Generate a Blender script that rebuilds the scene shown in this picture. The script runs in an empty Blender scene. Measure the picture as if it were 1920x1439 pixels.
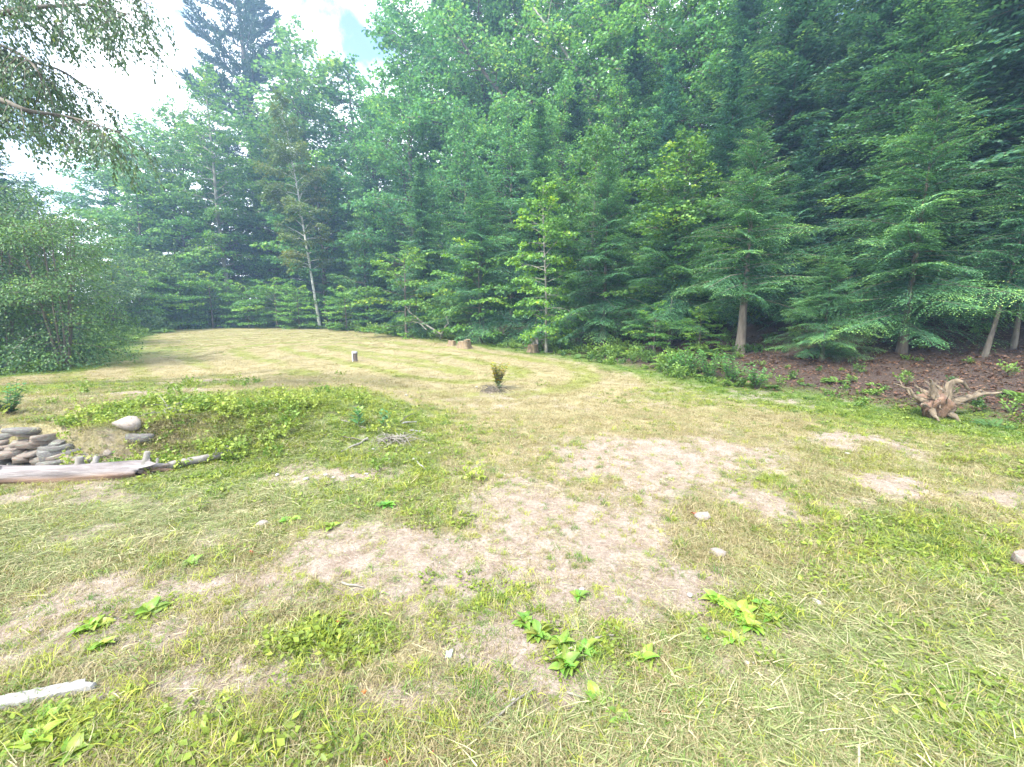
import bpy, math, random
import numpy as np

S = bpy.context.scene
COL = S.collection
rng = np.random.default_rng(11)
random.seed(11)
R = math.radians

# ------------------------------------------------------------------ camera
CAM_Z, F, PITCH = 1.6, 800.0, math.atan2(719.5 - 590.0, 800.0)
CP, SP = math.cos(PITCH), math.sin(PITCH)
cam = bpy.data.cameras.new('camera')
cam.sensor_width = 36.0
cam.lens = 36.0 * F / 1920.0
cam.clip_start, cam.clip_end = 0.05, 3000
camo = bpy.data.objects.new('camera', cam)
camo.location = (0, 0, CAM_Z)
camo.rotation_euler = (R(90) - PITCH, 0, 0)
COL.objects.link(camo)
S.camera = camo

# ------------------------------------------------------------------ light
TO_SUN = np.array([-0.40, -0.42, 0.80]); TO_SUN /= np.linalg.norm(TO_SUN)
SUN_EL = math.asin(TO_SUN[2]); SUN_AZ = math.atan2(TO_SUN[0], TO_SUN[1])
world = bpy.data.worlds.new('World'); S.world = world; world.use_nodes = True
wt = world.node_tree; wn = wt.nodes; wl = wt.links
for n in list(wn): wn.remove(n)
w_out = wn.new('ShaderNodeOutputWorld'); w_bg = wn.new('ShaderNodeBackground')
w_sky = wn.new('ShaderNodeTexSky'); w_sky.sky_type = 'NISHITA'; w_sky.sun_disc = False
w_sky.sun_elevation = SUN_EL; w_sky.sun_rotation = SUN_AZ
w_bg.inputs['Strength'].default_value = 0.135
w_tc = wn.new('ShaderNodeTexCoord'); w_no = wn.new('ShaderNodeTexNoise')
w_no.inputs['Scale'].default_value = 2.6; w_no.inputs['Detail'].default_value = 9
w_no.inputs['Roughness'].default_value = 0.58; w_no.inputs['Distortion'].default_value = 0.25
w_rp = wn.new('ShaderNodeValToRGB')
w_rp.color_ramp.elements[0].position = 0.35; w_rp.color_ramp.elements[1].position = 0.47
w_mx = wn.new('ShaderNodeMix'); w_mx.data_type = 'RGBA'
w_mx.inputs['B'].default_value = (8.6, 9.2, 9.8, 1)
wl.new(w_tc.outputs['Generated'], w_no.inputs['Vector'])
w_dot = wn.new('ShaderNodeVectorMath'); w_dot.operation = 'DOT_PRODUCT'
_v = np.array([650-960.0, 0, 0]) + 800*np.array([0, CP, -SP]) + (719.5-55)*np.array([0, SP, CP]); _v /= np.linalg.norm(_v)
w_dot.inputs[1].default_value = _v
w_gap = wn.new('ShaderNodeMapRange'); w_gap.interpolation_type = 'SMOOTHSTEP'
w_gap.inputs['From Min'].default_value = 0.990; w_gap.inputs['From Max'].default_value = 0.9985
w_gap.inputs['To Min'].default_value = 0.0; w_gap.inputs['To Max'].default_value = -0.16      # a blue gap between the clouds
w_add = wn.new('ShaderNodeMath'); w_add.operation = 'ADD'
wl.new(w_tc.outputs['Generated'], w_dot.inputs[0]); wl.new(w_dot.outputs['Value'], w_gap.inputs['Value'])
wl.new(w_gap.outputs['Result'], w_add.inputs[0]); wl.new(w_no.outputs['Fac'], w_add.inputs[1]); wl.new(w_add.outputs[0], w_rp.inputs['Fac'])
wl.new(w_rp.outputs['Color'], w_mx.inputs['Factor'])
wl.new(w_sky.outputs['Color'], w_mx.inputs['A'])
wl.new(w_mx.outputs['Result'], w_bg.inputs['Color'])
wl.new(w_bg.outputs['Background'], w_out.inputs['Surface'])

sun = bpy.data.lights.new('sun', 'SUN'); sun.energy = 3.8; sun.angle = R(3); sun.color = (1.0, 0.95, 0.86)
suno = bpy.data.objects.new('sun', sun); COL.objects.link(suno)
from mathutils import Vector
suno.rotation_euler = Vector(TO_SUN).to_track_quat('Z', 'Y').to_euler()

S.view_settings.view_transform = 'Standard'; S.view_settings.look = 'None'
S.view_settings.gamma = 1.0; S.view_settings.use_curve_mapping = False
S.view_settings.exposure = 1.66
S.cycles.max_bounces = 5; S.cycles.diffuse_bounces = 2; S.cycles.glossy_bounces = 2
S.cycles.transmission_bounces = 3; S.cycles.use_adaptive_sampling = True; S.cycles.adaptive_threshold = 0.02; S.cycles.adaptive_min_samples = 16; S.cycles.volume_bounces = 1
S.cycles.use_denoising = True
S.cycles.sample_clamp_indirect = 6
VEIL_DENSITY = 0.0021  # density of the added volume that imitates lens glare

# ------------------------------------------------------------------ helpers
def tag(o, label=None, cat=None, group=None, kind=None):
    if label: o['label'] = label
    if cat: o['category'] = cat
    if group: o['group'] = group
    if kind: o['kind'] = kind
    return o

def empty(name, loc=(0, 0, 0), rz=0.0):
    o = bpy.data.objects.new(name, None); COL.objects.link(o)
    o.location = loc; o.rotation_euler = (0, 0, rz); o.empty_display_size = 0.2
    return o

def link(name, me, parent=None, loc=None, rot=None, scale=None):
    o = bpy.data.objects.new(name, me); COL.objects.link(o)
    if parent is not None: o.parent = parent
    if loc is not None: o.location = loc
    if rot is not None: o.rotation_euler = rot
    if scale is not None: o.scale = scale
    return o

class Geo:
    """collects vertices, faces of 3 or 4 corners and per-face values, builds one mesh"""
    def __init__(s): s.v = []; s.f = []; s.a = []; s.n = 0; s.m = []
    def add(s, v, f, vary=0.5, mat=0):
        v = np.asarray(v, float).reshape(-1, 3); f = np.asarray(f, int)
        s.v.append(v); s.f.append(f + s.n); s.n += len(v)
        s.a.append(np.broadcast_to(np.asarray(vary, float), (len(f),)).copy())
        s.m.append(np.full(len(f), mat, int))
    def mesh(s, name, mats, smooth=False):
        me = bpy.data.meshes.new(name)
        V = np.concatenate(s.v)
        loops = np.concatenate([f.ravel() for f in s.f])
        tot = np.concatenate([np.full(len(f), f.shape[1]) for f in s.f])
        start = np.concatenate([[0], np.cumsum(tot)[:-1]])
        me.vertices.add(len(V)); me.vertices.foreach_set('co', V.ravel().astype(np.float32))
        me.loops.add(len(loops)); me.loops.foreach_set('vertex_index', loops.astype(np.int32))
        me.polygons.add(len(tot)); me.polygons.foreach_set('loop_start', start.astype(np.int32))
        me.polygons.foreach_set('loop_total', tot.astype(np.int32))
        me.polygons.foreach_set('material_index', np.concatenate(s.m).astype(np.int32))
        if smooth: me.polygons.foreach_set('use_smooth', np.ones(len(tot), bool))
        at = me.attributes.new('vary', 'FLOAT', 'FACE')
        at.data.foreach_set('value', np.concatenate(s.a).astype(np.float32))
        for m in (mats if isinstance(mats, (list, tuple)) else [mats]): me.materials.append(m)
        me.update(calc_edges=True); me.validate()
        return me

def nrm(a): return a / np.maximum(np.linalg.norm(a, axis=-1, keepdims=True), 1e-9)

def hash2(i, j, s):
    x = (i * 374761393 + j * 668265263 + s * 1442695041) & 0xFFFFFFFF
    x = ((x ^ (x >> 13)) * 1274126177) & 0xFFFFFFFF
    return ((x ^ (x >> 16)) & 0xFFFF) / 65535.0
def vnoise(x, y, s=0):
    x = np.asarray(x, float); y = np.asarray(y, float)
    i = np.floor(x).astype(np.int64); j = np.floor(y).astype(np.int64)
    u = x - i; v = y - j; u = u*u*(3-2*u); v = v*v*(3-2*v)
    return ((hash2(i, j, s)*(1-u) + hash2(i+1, j, s)*u)*(1-v) + (hash2(i, j+1, s)*(1-u) + hash2(i+1, j+1, s)*u)*v)
def fbm(x, y, s=0, o=4):
    t = 0; a = 0.5; k = 0
    for q in range(o):
        t = t + a*vnoise(np.asarray(x)*2**q + 17.3*q, np.asarray(y)*2**q - 9.1*q, s+q); k += a; a *= 0.55
    return t / k
def sst(a, b, x):
    t = np.clip((np.asarray(x, float)-a)/(b-a), 0, 1); return t*t*(3-2*t)

def tube(g, pts, rad, sides=6, vary=0.5, wob=0.0, mat=0, cap=True):
    pts = np.asarray(pts, float); n = len(pts)
    rad = np.broadcast_to(np.asarray(rad, float), (n,))
    t = nrm(np.gradient(pts, axis=0))
    ref = np.array([0, 0, 1.0]) if abs(t[:, 2]).mean() < 0.8 else np.array([1.0, 0, 0])
    a = nrm(np.cross(t, ref)); b = np.cross(t, a)
    th = np.linspace(0, 2*np.pi, sides, endpoint=False)
    rr = rad[:, None] * (1 + wob*(rng.random((n, sides))-0.5)) if wob else np.repeat(rad[:, None], sides, 1)
    V = pts[:, None] + rr[..., None]*(np.cos(th)[None, :, None]*a[:, None] + np.sin(th)[None, :, None]*b[:, None])
    i = np.arange(n-1)[:, None]*sides; k = np.arange(sides)[None]; k2 = (k+1) % sides
    Fq = np.stack([i+k, i+k2, i+sides+k2, i+sides+k], -1).reshape(-1, 4)
    g.add(V.reshape(-1, 3), Fq, vary, mat)
    if cap:
        for ring, c in ((0, pts[0]), (n-1, pts[-1])):
            vv = np.concatenate([V[ring], c[None]])
            ff = np.stack([np.arange(sides), (np.arange(sides)+1) % sides, np.full(sides, sides)], -1)
            g.add(vv, ff if ring else ff[:, ::-1], vary, mat)

def leaves(g, p, d, n, L, W, vary, fold=0.18, mat=0):
    """folded pointed leaves: two triangles each sharing the midrib"""
    p = np.asarray(p, float); d = nrm(np.asarray(d, float)); N = len(p)
    s = nrm(np.cross(d, n)); n2 = np.cross(s, d)
    L = np.broadcast_to(L, (N,))[:, None]; W = np.broadcast_to(W, (N,))[:, None]
    r = p + d*L*0.42 + s*W*0.5 + n2*W*fold; l = p + d*L*0.42 - s*W*0.5 + n2*W*fold
    V = np.stack([p, r, p+d*L, l], 1).reshape(-1, 3)
    b = np.arange(N)[:, None]*4
    g.add(V, np.concatenate([b+np.array([[0, 1, 2]]), b+np.array([[0, 2, 3]])]), np.tile(np.broadcast_to(vary, (N,)), 2), mat)

# ------------------------------------------------------------------ terrain
def h_flat(y): return 0.013*np.maximum(np.asarray(y, float)-9, 0)
def ray(px, py):
    d = np.array([px-960.0, 0, 0]) + 800*np.array([0, CP, -SP]) + (719.5-py)*np.array([0, SP, CP])
    return d/np.linalg.norm(d)
TT = np.concatenate([np.geomspace(0.8, 300, 6000)])
def hit(px, py, hf):
    d = ray(px, py); P = np.array([0, 0, CAM_Z]) + TT[:, None]*d
    below = P[:, 2] <= hf(P[:, 0], P[:, 1])
    k = int(np.argmax(below)) if below.any() else len(TT)-1
    return P[k]
flat = lambda x, y: h_flat(y)
EDGE_PX = [(-500, 730), (0, 708), (110, 697), (190, 668), (250, 634), (300, 611), (380, 610), (450, 611), (600, 616), (700, 622),
           (760, 629), (820, 637), (900, 648), (1000, 659), (1090, 674), (1180, 690), (1300, 712), (1430, 738), (1560, 752), (1700, 775), (1920, 806)]
EDGE = np.array([hit(a, b, flat)[:2] for a, b in EDGE_PX])
EDGE = np.concatenate([[(-60, EDGE[0][1]-2)], EDGE, [(EDGE[-1][0]+4, EDGE[-1][1]-4), (60, -45)]])
POLY = np.concatenate([EDGE, [(400, -45), (400, 600), (-400, 600), (-400, EDGE[0][1])]])
def sdist(x, y):
    """distance inside (+) or outside (-) the wooded edge of the field"""
    x = np.asarray(x, float); y = np.asarray(y, float); sh = x.shape; x = x.ravel(); y = y.ravel()
    best = np.full(x.shape, 1e9)
    for a, b in zip(EDGE[:-1], EDGE[1:]):
        e = b-a; t = np.clip(((x-a[0])*e[0] + (y-a[1])*e[1])/(e@e), 0, 1)
        best = np.minimum(best, np.hypot(x-a[0]-t*e[0], y-a[1]-t*e[1]))
    ins = np.zeros(x.shape, bool)
    for a, b in zip(POLY, np.roll(POLY, -1, 0)):
        c = ((a[1] > y) != (b[1] > y))
        with np.errstate(divide='ignore', invalid='ignore'):
            xi = (b[0]-a[0])*(y-a[1])/(b[1]-a[1]) + a[0]
        ins ^= c & (x < xi)
    return np.where(ins, best, -best).reshape(sh)

def E0(px, py, rx, ry):
    c = hit(px, py, flat); n = hit(px, py+ry, flat); f = hit(px, py-ry, flat)
    return c[0], c[1], rx*c[1]/800.0, max(0.5*abs(f[1]-n[1]), 0.05)
WALL_Y = hit(60, 885, flat)[1]
def bump(x, y, e, amp): return amp*np.exp(-(((x-e[0])/e[2])**2 + ((y-e[1])/e[3])**2))
B1 = E0(720, 835, 190, 45); B2 = E0(1690, 905, 55, 18); B3 = E0(1610, 832, 60, 13); B4 = E0(868, 655, 40, 9); B5 = E0(925, 730, 45, 12); B6 = E0(480, 800, 220, 40)
def h(x, y, sd=None):
    x = np.asarray(x, float); y = np.asarray(y, float)
    if sd is None: sd = sdist(x, y)
    z = h_flat(y)
    s = np.clip(sd, 0, None)
    wall = sst(2.0, 6.0, x)                                   # hillside on the right of the field
    z = z + (0.06 + 0.10*wall)*np.minimum(s, 5) + 0.30*np.clip(s-5, 0, 60)*sst(-25, -5, x) + 0.05*np.clip(s-5, 0, 40)
    wid = 0.14 + 1.5*sst(-4.5, -2.6, x)                       # bank held by the old wall
    bank = sst(0, 1, (y-WALL_Y-.16*(1-sst(-4.5, -2.6, x)))/wid)*(1-sst(-3.0, -0.8, x)) * (1-0.9*sst(WALL_Y+1.5, WALL_Y+7, y))
    z = z + 0.40*bank
    z = z + 0.10*(fbm(x*0.35, y*0.35, 3, 3)-0.5) + 0.045*(fbm(x*1.7, y*1.7, 9, 3)-0.5)*(1-0.6*sst(8, 20, y))
    near = np.exp(-((y/14.0)**2))
    z = z + 0.022*(fbm(x*9, y*9, 5, 2)-0.5)*near
    for e, a in ((B1, .06), (B2, .07), (B3, .06), (B4, .10), (B5, .06), (B6, .05)): z = z + bump(x, y, e, a)
    return z
def G(px, py): return hit(px, py, lambda x, y: h(x, y))
def at_depth(px, Y):
    """ground point that stands at depth Y under the picture column px"""
    X = (px-960)/800.0*Y
    for _ in range(4):
        z = float(h(np.array([X]), np.array([Y]))[0]); X = (px-960)/800.0*(Y*CP-(z-CAM_Z)*SP)
    return np.array([X, Y, z])
def up_to(p, py):
    v = (719.5-py)/800.0; Y = p[1]
    dz = (v*Y*CP - Y*SP)/(CP + v*SP)
    return dz + CAM_Z - p[2]
def at(px, py, Y):
    d = ray(px, py); return np.array([0, 0, CAM_Z]) + d*(Y/d[1])

# what grows or lies where on the field (world ellipses)
def ells(L): return [E0(a, b, c, d) + (w,) for a, b, c, d, w in L]
SOIL = ells([(330, 1100, 210, 45, .7), (780, 1050, 270, 50, 1), (1080, 985, 190, 60, .95), (1250, 865, 190, 45, .85), (1410, 935, 90, 28, .9), (950, 1200, 130, 80, .8),
  (1000, 1290, 130, 80, .7), (1190, 1075, 210, 60, .85), (230, 1190, 200, 70, .65), (90, 1150, 130, 50, .5), (430, 1290, 200, 70, .75), (760, 1330, 200, 70, .5),
  (640, 890, 110, 20, .8), (1690, 908, 60, 20, 1.3), (1612, 833, 70, 14, 1.2), (1860, 922, 70, 18, .8), (1340, 842, 60, 14, .9), (1130, 850, 130, 26, .5), (1480, 1170, 150, 36, .7),
  (1400, 1260, 120, 45, .7), (180, 1010, 150, 30, .35), (430, 1000, 130, 25, .4), (1200, 930, 120, 30, .5), (1700, 735, 300, 28, .3), (300, 780, 70, 15, .7), (910, 740, 70, 10, .5), (380, 775, 60, 8, .5), (330, 730, 160, 12, .35), (120, 940, 160, 22, .5)])
LUSH = ells([(600, 805, 250, 45, 1), (720, 890, 210, 50, .85), (440, 875, 150, 50, 1), (840, 960, 170, 45, .6), (620, 1225, 110, 45, 1), (350, 1390, 380, 80, .6), (1400, 1150, 100, 50, 1.0),
  (1110, 1230, 110, 50, .7), (1700, 1000, 230, 70, .7), (1800, 790, 260, 34, 1.1), (1560, 765, 160, 22, 1), (100, 1400, 160, 60, 1), (50, 770, 90, 45, 1), (200, 750, 240, 40, .6), (1330, 740, 200, 20, .6),
  (860, 1120, 90, 60, .6), (1750, 1330, 200, 120, .5), (1450, 900, 60, 22, .6), (1900, 880, 100, 60, .4), (230, 1160, 90, 50, .6), (80, 680, 160, 30, .9)])
HAY = ells([(1720, 1260, 330, 170, 1.1), (1400, 1400, 280, 70, 1.1), (1850, 1130, 150, 80, .8), (230, 985, 330, 70, .8), (520, 950, 200, 50, .7), (80, 1060, 220, 50, .6), (1050, 1420, 200, 40, .7), (640, 860, 160, 40, .5), (450, 910, 200, 30, .6)])
def mask(L, x, y, seed):
    wx = x + 0.22*np.clip(y, 1, 8)*0.35*(fbm(x*1.6, y*1.6, seed, 3)-0.5)*2
    wy = y + 0.22*np.clip(y, 1, 8)*0.35*(fbm(x*1.6+40, y*1.6, seed+7, 3)-0.5)*2
    m = np.zeros(np.shape(x))
    for e in L:
        r2 = ((wx-e[0])/e[2])**2 + ((wy-e[1])/e[3])**2
        m = np.maximum(m, e[4]*np.exp(-np.minimum(r2, 30)**1.3*0.7))
    return m
M0, M1 = hit(610, 652, flat)[:2], hit(860, 700, flat)[:2]
def mow(x, y):
    e = M1-M0; t = np.clip(((x-M0[0])*e[0]+(y-M0[1])*e[1])/(e@e), 0, 1)
    d = np.hypot(x-M0[0]-t*e[0], y-M0[1]-t*e[1])+1.1*(fbm(x*.18, y*.18, 77, 2)-.5)
    return np.sin(d*2*np.pi/1.55+.8*np.sin(d*.9))*sst(6, 10, y)
TRACK = ells([(300, 665, 90, 8, .8), (360, 700, 60, 9, .9), (450, 725, 90, 10, 1), (580, 740, 90, 10, 1), (700, 765, 90, 13, 1), (820, 795, 90, 18, 1), (920, 840, 80, 24, 1), (970, 900, 80, 28, .8), (1090, 800, 150, 16, .7), (1180, 760, 120, 10, .5), (640, 715, 80, 7, .6), (500, 690, 80, 6, .6)])
def masks(x, y, sd=None):
    if sd is None: sd = sdist(x, y)
    n1 = fbm(x*2.3, y*2.3, 21, 4); n2 = fbm(x*0.9, y*0.9, 31, 4)
    soil = np.clip(mask(SOIL, x, y, 41)*1.35 + 1.5*(n1-0.5) + .20*(1-sst(3.2, 6.5, y))*np.exp(-(np.asarray(x)/3.5)**2) - 0.10, 0, 1)*(sd < 0.3)
    lush = np.clip(mask(LUSH, x, y, 51) + 0.8*(n2-0.5) - .08, 0, 1)
    lush = np.clip(lush + sst(-1.5, -0.1, sd)*0.75, 0, 1)
    hay = np.clip(mask(HAY, x, y, 61) + 0.6*(n1-0.5), 0, 1)
    litter = sst(-0.15, 0.9, sd + 0.9*(n2-0.5))
    return soil, lush, hay, litter

# ------------------------------------------------------------------ materials
def new_mat(name):
    m = bpy.data.materials.new(name); m.use_nodes = True
    t = m.node_tree
    for n in list(t.nodes): t.nodes.remove(n)
    o = t.nodes.new('ShaderNodeOutputMaterial')
    return m, t, o
def N(t, kind, **kw):
    n = t.nodes.new(kind)
    for k, v in kw.items():
        if k in n.inputs: n.inputs[k].default_value = v
        else: setattr(n, k, v)
    return n
def mixc(t, fac, a, b, blend='MIX'):
    n = t.nodes.new('ShaderNodeMix'); n.data_type = 'RGBA'; n.blend_type = blend
    for k, v in (('Factor', fac), ('A', a), ('B', b)):
        if isinstance(v, bpy.types.NodeSocket): t.links.new(v, n.inputs[k])
        else: n.inputs[k].default_value = v if not isinstance(v, tuple) or len(v) == 4 else (*v, 1)
    return n.outputs['Result']
def attr(t, name, kind='GEOMETRY'):
    n = t.nodes.new('ShaderNodeAttribute'); n.attribute_name = name; n.attribute_type = kind; return n
def ramp(t, fac, stops):
    n = t.nodes.new('ShaderNodeValToRGB'); e = n.color_ramp.elements
    while len(e) < len(stops): e.new(0.5)
    for q, (p, c) in zip(e, stops): q.position = p; q.color = (*c, 1) if len(c) == 3 else c
    t.links.new(fac, n.inputs['Fac']); return n.outputs['Color']
def noise(t, scale, detail=4, rough=0.55, vec=None, dist=0.0, dim='3D'):
    n = N(t, 'ShaderNodeTexNoise', Scale=scale, Detail=detail, Roughness=rough, Distortion=dist)
    if vec is not None: t.links.new(vec, n.inputs['Vector'])
    return n.outputs['Fac']

def leaf_mat(name, stops, trans=0.4, tcol=(1.25, 1.2, 0.6), rough=0.5, spec=0.35, inst=False):
    m, t, o = new_mat(name)
    c = ramp(t, attr(t, 'vary').outputs['Fac'], stops)
    if inst: c = mixc(t, 1.0, c, attr(t, 'tint', 'INSTANCER').outputs['Color'], 'MULTIPLY')
    else:
        oi = t.nodes.new('ShaderNodeObjectInfo'); c = mixc(t, 1.0, c, oi.outputs['Color'], 'MULTIPLY')
    p = N(t, 'ShaderNodeBsdfPrincipled', Roughness=rough); p.inputs['Specular IOR Level'].default_value = spec
    t.links.new(c, p.inputs['Base Color'])
    tr = N(t, 'ShaderNodeBsdfTranslucent'); t.links.new(mixc(t, 1.0, c, tcol, 'MULTIPLY'), tr.inputs['Color'])
    ms = N(t, 'ShaderNodeMixShader', Fac=trans)
    t.links.new(p.outputs[0], ms.inputs[1]); t.links.new(tr.outputs[0], ms.inputs[2]); t.links.new(ms.outputs[0], o.inputs['Surface'])
    return m
M = {}
M['maple'] = leaf_mat('maple_leaves', [(0, (.035, .10, .040)), (.45, (.075, .18, .055)), (.85, (.15, .28, .065)), (1, (.25, .34, .06))])
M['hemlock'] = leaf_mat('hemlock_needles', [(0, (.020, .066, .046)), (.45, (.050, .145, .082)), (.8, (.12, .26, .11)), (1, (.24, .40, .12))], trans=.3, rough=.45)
M['pine'] = leaf_mat('pine_needles', [(0, (.022, .055, .035)), (1, (.06, .12, .06))], trans=.2)
M['birchleaf'] = leaf_mat('birch_leaves', [(0, (.06, .11, .03)), (.6, (.10, .16, .045)), (1, (.21, .20, .05))])
M['shrub'] = leaf_mat('shrub_leaves', [(0, (.030, .070, .034)), (.5, (.062, .13, .052)), (.9, (.12, .20, .07)), (1, (.20, .24, .06))], trans=.3, rough=.45, spec=.35)
M['grass'] = leaf_mat('grass_blades', [(0, (.42, .42, .36)), (.5, (.88, .88, .82)), (1, (1.3, 1.22, 1.2))], trans=.35, tcol=(1.1, 1.1, .7), inst=True)
M['dead'] = leaf_mat('dry_leaf', [(0, (.16, .08, .05)), (.5, (.26, .15, .09)), (1, (.40, .28, .19))], trans=.1, inst=True)
M['redleaf'] = leaf_mat('red_leaf', [(0, (.42, .05, .03)), (1, (.60, .13, .07))], trans=.25)

def bark(name, dark, light, scale=6.0, stretch=0.2, bumps=0.5, spots=None):
    m, t, o = new_mat(name)
    tc = t.nodes.new('ShaderNodeTexCoord'); mp = N(t, 'ShaderNodeMapping'); mp.inputs['Scale'].default_value = (1, 1, stretch)
    t.links.new(tc.outputs['Object'], mp.inputs['Vector'])
    n1 = noise(t, scale, 8, .65, mp.outputs[0]); n2 = noise(t, 1.7, 3, .5, tc.outputs['Object'])
    c = ramp(t, n1, [(.32, dark), (.66, light)])
    c = mixc(t, n2, c, mixc(t, 1.0, c, (.72, .78, .70), 'MULTIPLY'))
    if spots:
        mp2 = N(t, 'ShaderNodeMapping'); mp2.inputs['Scale'].default_value = (1, 1, 5.5); t.links.new(tc.outputs['Object'], mp2.inputs['Vector'])
        c = mixc(t, ramp(t, noise(t, 2.4, 4, .6, mp2.outputs[0]), [(.57, (0, 0, 0)), (.63, (1, 1, 1))]), c, spots)
    p = N(t, 'ShaderNodeBsdfPrincipled', Roughness=.9); t.links.new(c, p.inputs['Base Color'])
    b = N(t, 'ShaderNodeBump', Strength=bumps, Distance=.02); t.links.new(n1, b.inputs['Height']); t.links.new(b.outputs[0], p.inputs['Normal'])
    t.links.new(p.outputs[0], o.inputs['Surface']); return m
M['bark'] = bark('bark_grey_brown', (.055, .045, .038), (.17, .145, .12))
M['palebark'] = bark('bark_pale', (.15, .14, .12), (.36, .34, .30))
M['birchbark'] = bark('bark_birch', (.42, .40, .37), (.62, .60, .56), spots=(.06, .05, .045))
M['hembark'] = bark('bark_hemlock', (.045, .034, .028), (.14, .11, .09), scale=9)
M['stoutbark'] = bark('bark_stout', (.09, .068, .055), (.27, .22, .185), scale=9)
M['twig'] = bark('dead_twig', (.12, .10, .085), (.30, .27, .24), scale=14)
M['root'] = bark('root_wood', (.055, .03, .022), (.28, .165, .115), scale=15, stretch=.5, bumps=.9)
M['rootgrey'] = bark('root_weathered', (.06, .042, .03), (.25, .19, .135), scale=16, stretch=.4, bumps=.8)
M['cutwood'] = bark('cut_wood', (.12, .08, .05), (.30, .215, .135), scale=16)
M['greywood'] = bark('grey_wood', (.10, .085, .08), (.30, .27, .26), scale=16, stretch=.15)
M['whiteboard'] = bark('weathered_board', (.17, .155, .15), (.44, .42, .42), scale=26, stretch=1, bumps=.6, spots=(.13, .10, .085))

def log_mat():
    m, t, o = new_mat('weathered_log')
    tc = t.nodes.new('ShaderNodeTexCoord'); mp = N(t, 'ShaderNodeMapping'); mp.inputs['Scale'].default_value = (.16, 1.4, 1.4)
    t.links.new(tc.outputs['Object'], mp.inputs['Vector'])
    n1 = noise(t, 9, 9, .68, mp.outputs[0]); n2 = noise(t, 3.2, 5, .6, mp.outputs[0], .4)
    silver = ramp(t, n1, [(.33, (.06, .05, .05)), (.52, (.165, .145, .145)), (.70, (.31, .285, .285))])
    rot = ramp(t, n1, [(.33, (.06, .035, .025)), (.52, (.20, .125, .085)), (.68, (.34, .25, .18))])
    sx = N(t, 'ShaderNodeSeparateXYZ'); t.links.new(tc.outputs['Object'], sx.inputs[0])
    ma = N(t, 'ShaderNodeMath', operation='MULTIPLY_ADD'); t.links.new(sx.outputs['Z'], ma.inputs[0]); ma.inputs[1].default_value = 5.5; t.links.new(n2, ma.inputs[2])
    c = mixc(t, ramp(t, ma.outputs[0], [(.36, (0, 0, 0)), (.58, (1, 1, 1))]), rot, silver)
    p = N(t, 'ShaderNodeBsdfPrincipled', Roughness=.88); t.links.new(c, p.inputs['Base Color'])
    b = N(t, 'ShaderNodeBump', Strength=.8, Distance=.02); t.links.new(n1, b.inputs['Height']); t.links.new(b.outputs[0], p.inputs['Normal'])
    t.links.new(p.outputs[0], o.inputs['Surface']); return m
M['log'] = log_mat()
def stone_mat(name, a, b, lich=(.36, .40, .34), rust=(.36, .24, .15)):
    m, t, o = new_mat(name)
    tc = t.nodes.new('ShaderNodeTexCoord'); oi = t.nodes.new('ShaderNodeObjectInfo')
    va = N(t, 'ShaderNodeVectorMath', operation='ADD'); t.links.new(tc.outputs['Object'], va.inputs[0]); t.links.new(oi.outputs['Location'], va.inputs[1])
    n1 = noise(t, 14, 9, .7, va.outputs[0]); n2 = noise(t, 3.5, 4, .6, va.outputs[0]); n3 = noise(t, 5, 3, .5, va.outputs[0], .8)
    c = ramp(t, n1, [(.3, a), (.7, b)])
    c = mixc(t, ramp(t, n2, [(.52, (0, 0, 0)), (.62, (.8, .8, .8))]), c, lich)
    c = mixc(t, ramp(t, n3, [(.58, (0, 0, 0)), (.68, (.7, .7, .7))]), c, rust)
    p = N(t, 'ShaderNodeBsdfPrincipled', Roughness=.85); t.links.new(c, p.inputs['Base Color'])
    bp = N(t, 'ShaderNodeBump', Strength=.6, Distance=.02); t.links.new(n1, bp.inputs['Height']); t.links.new(bp.outputs[0], p.inputs['Normal'])
    t.links.new(p.outputs[0], o.inputs['Surface']); return m
M['stone'] = stone_mat('field_stone', (.05, .047, .046), (.20, .186, .182), lich=(.20, .225, .18), rust=(.22, .14, .09))
M['pinkstone'] = stone_mat('pinkish_stone', (.17, .145, .13), (.31, .265, .24), lich=(.28, .25, .22), rust=(.22, .15, .10))
M['palestone'] = stone_mat('pale_stone', (.28, .26, .245), (.47, .44, .42), lich=(.36, .34, .31), rust=(.36, .31, .27))
def plain(name, col, rough=.6, metal=0.0, nz=.25):
    m, t, o = new_mat(name)
    tc = t.nodes.new('ShaderNodeTexCoord'); n1 = noise(t, 9, 6, .6, tc.outputs['Object'])
    c = mixc(t, n1, tuple(v*(1-nz) for v in col), tuple(min(v*(1+nz), 1) for v in col))
    p = N(t, 'ShaderNodeBsdfPrincipled', Roughness=rough, Metallic=metal); t.links.new(c, p.inputs['Base Color'])
    t.links.new(p.outputs[0], o.inputs['Surface']); return m
M['casing'] = plain('rusty_casing', (.14, .115, .105), .55, .5, .4)
M['cap'] = plain('casing_cap', (.36, .36, .37), .45, .6)
M['side_strip'] = plain('pale_strip', (.72, .73, .75), .4)
M['plastic'] = plain('pale_wrapper', (.42, .48, .54), .3, 0, .15)

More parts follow.
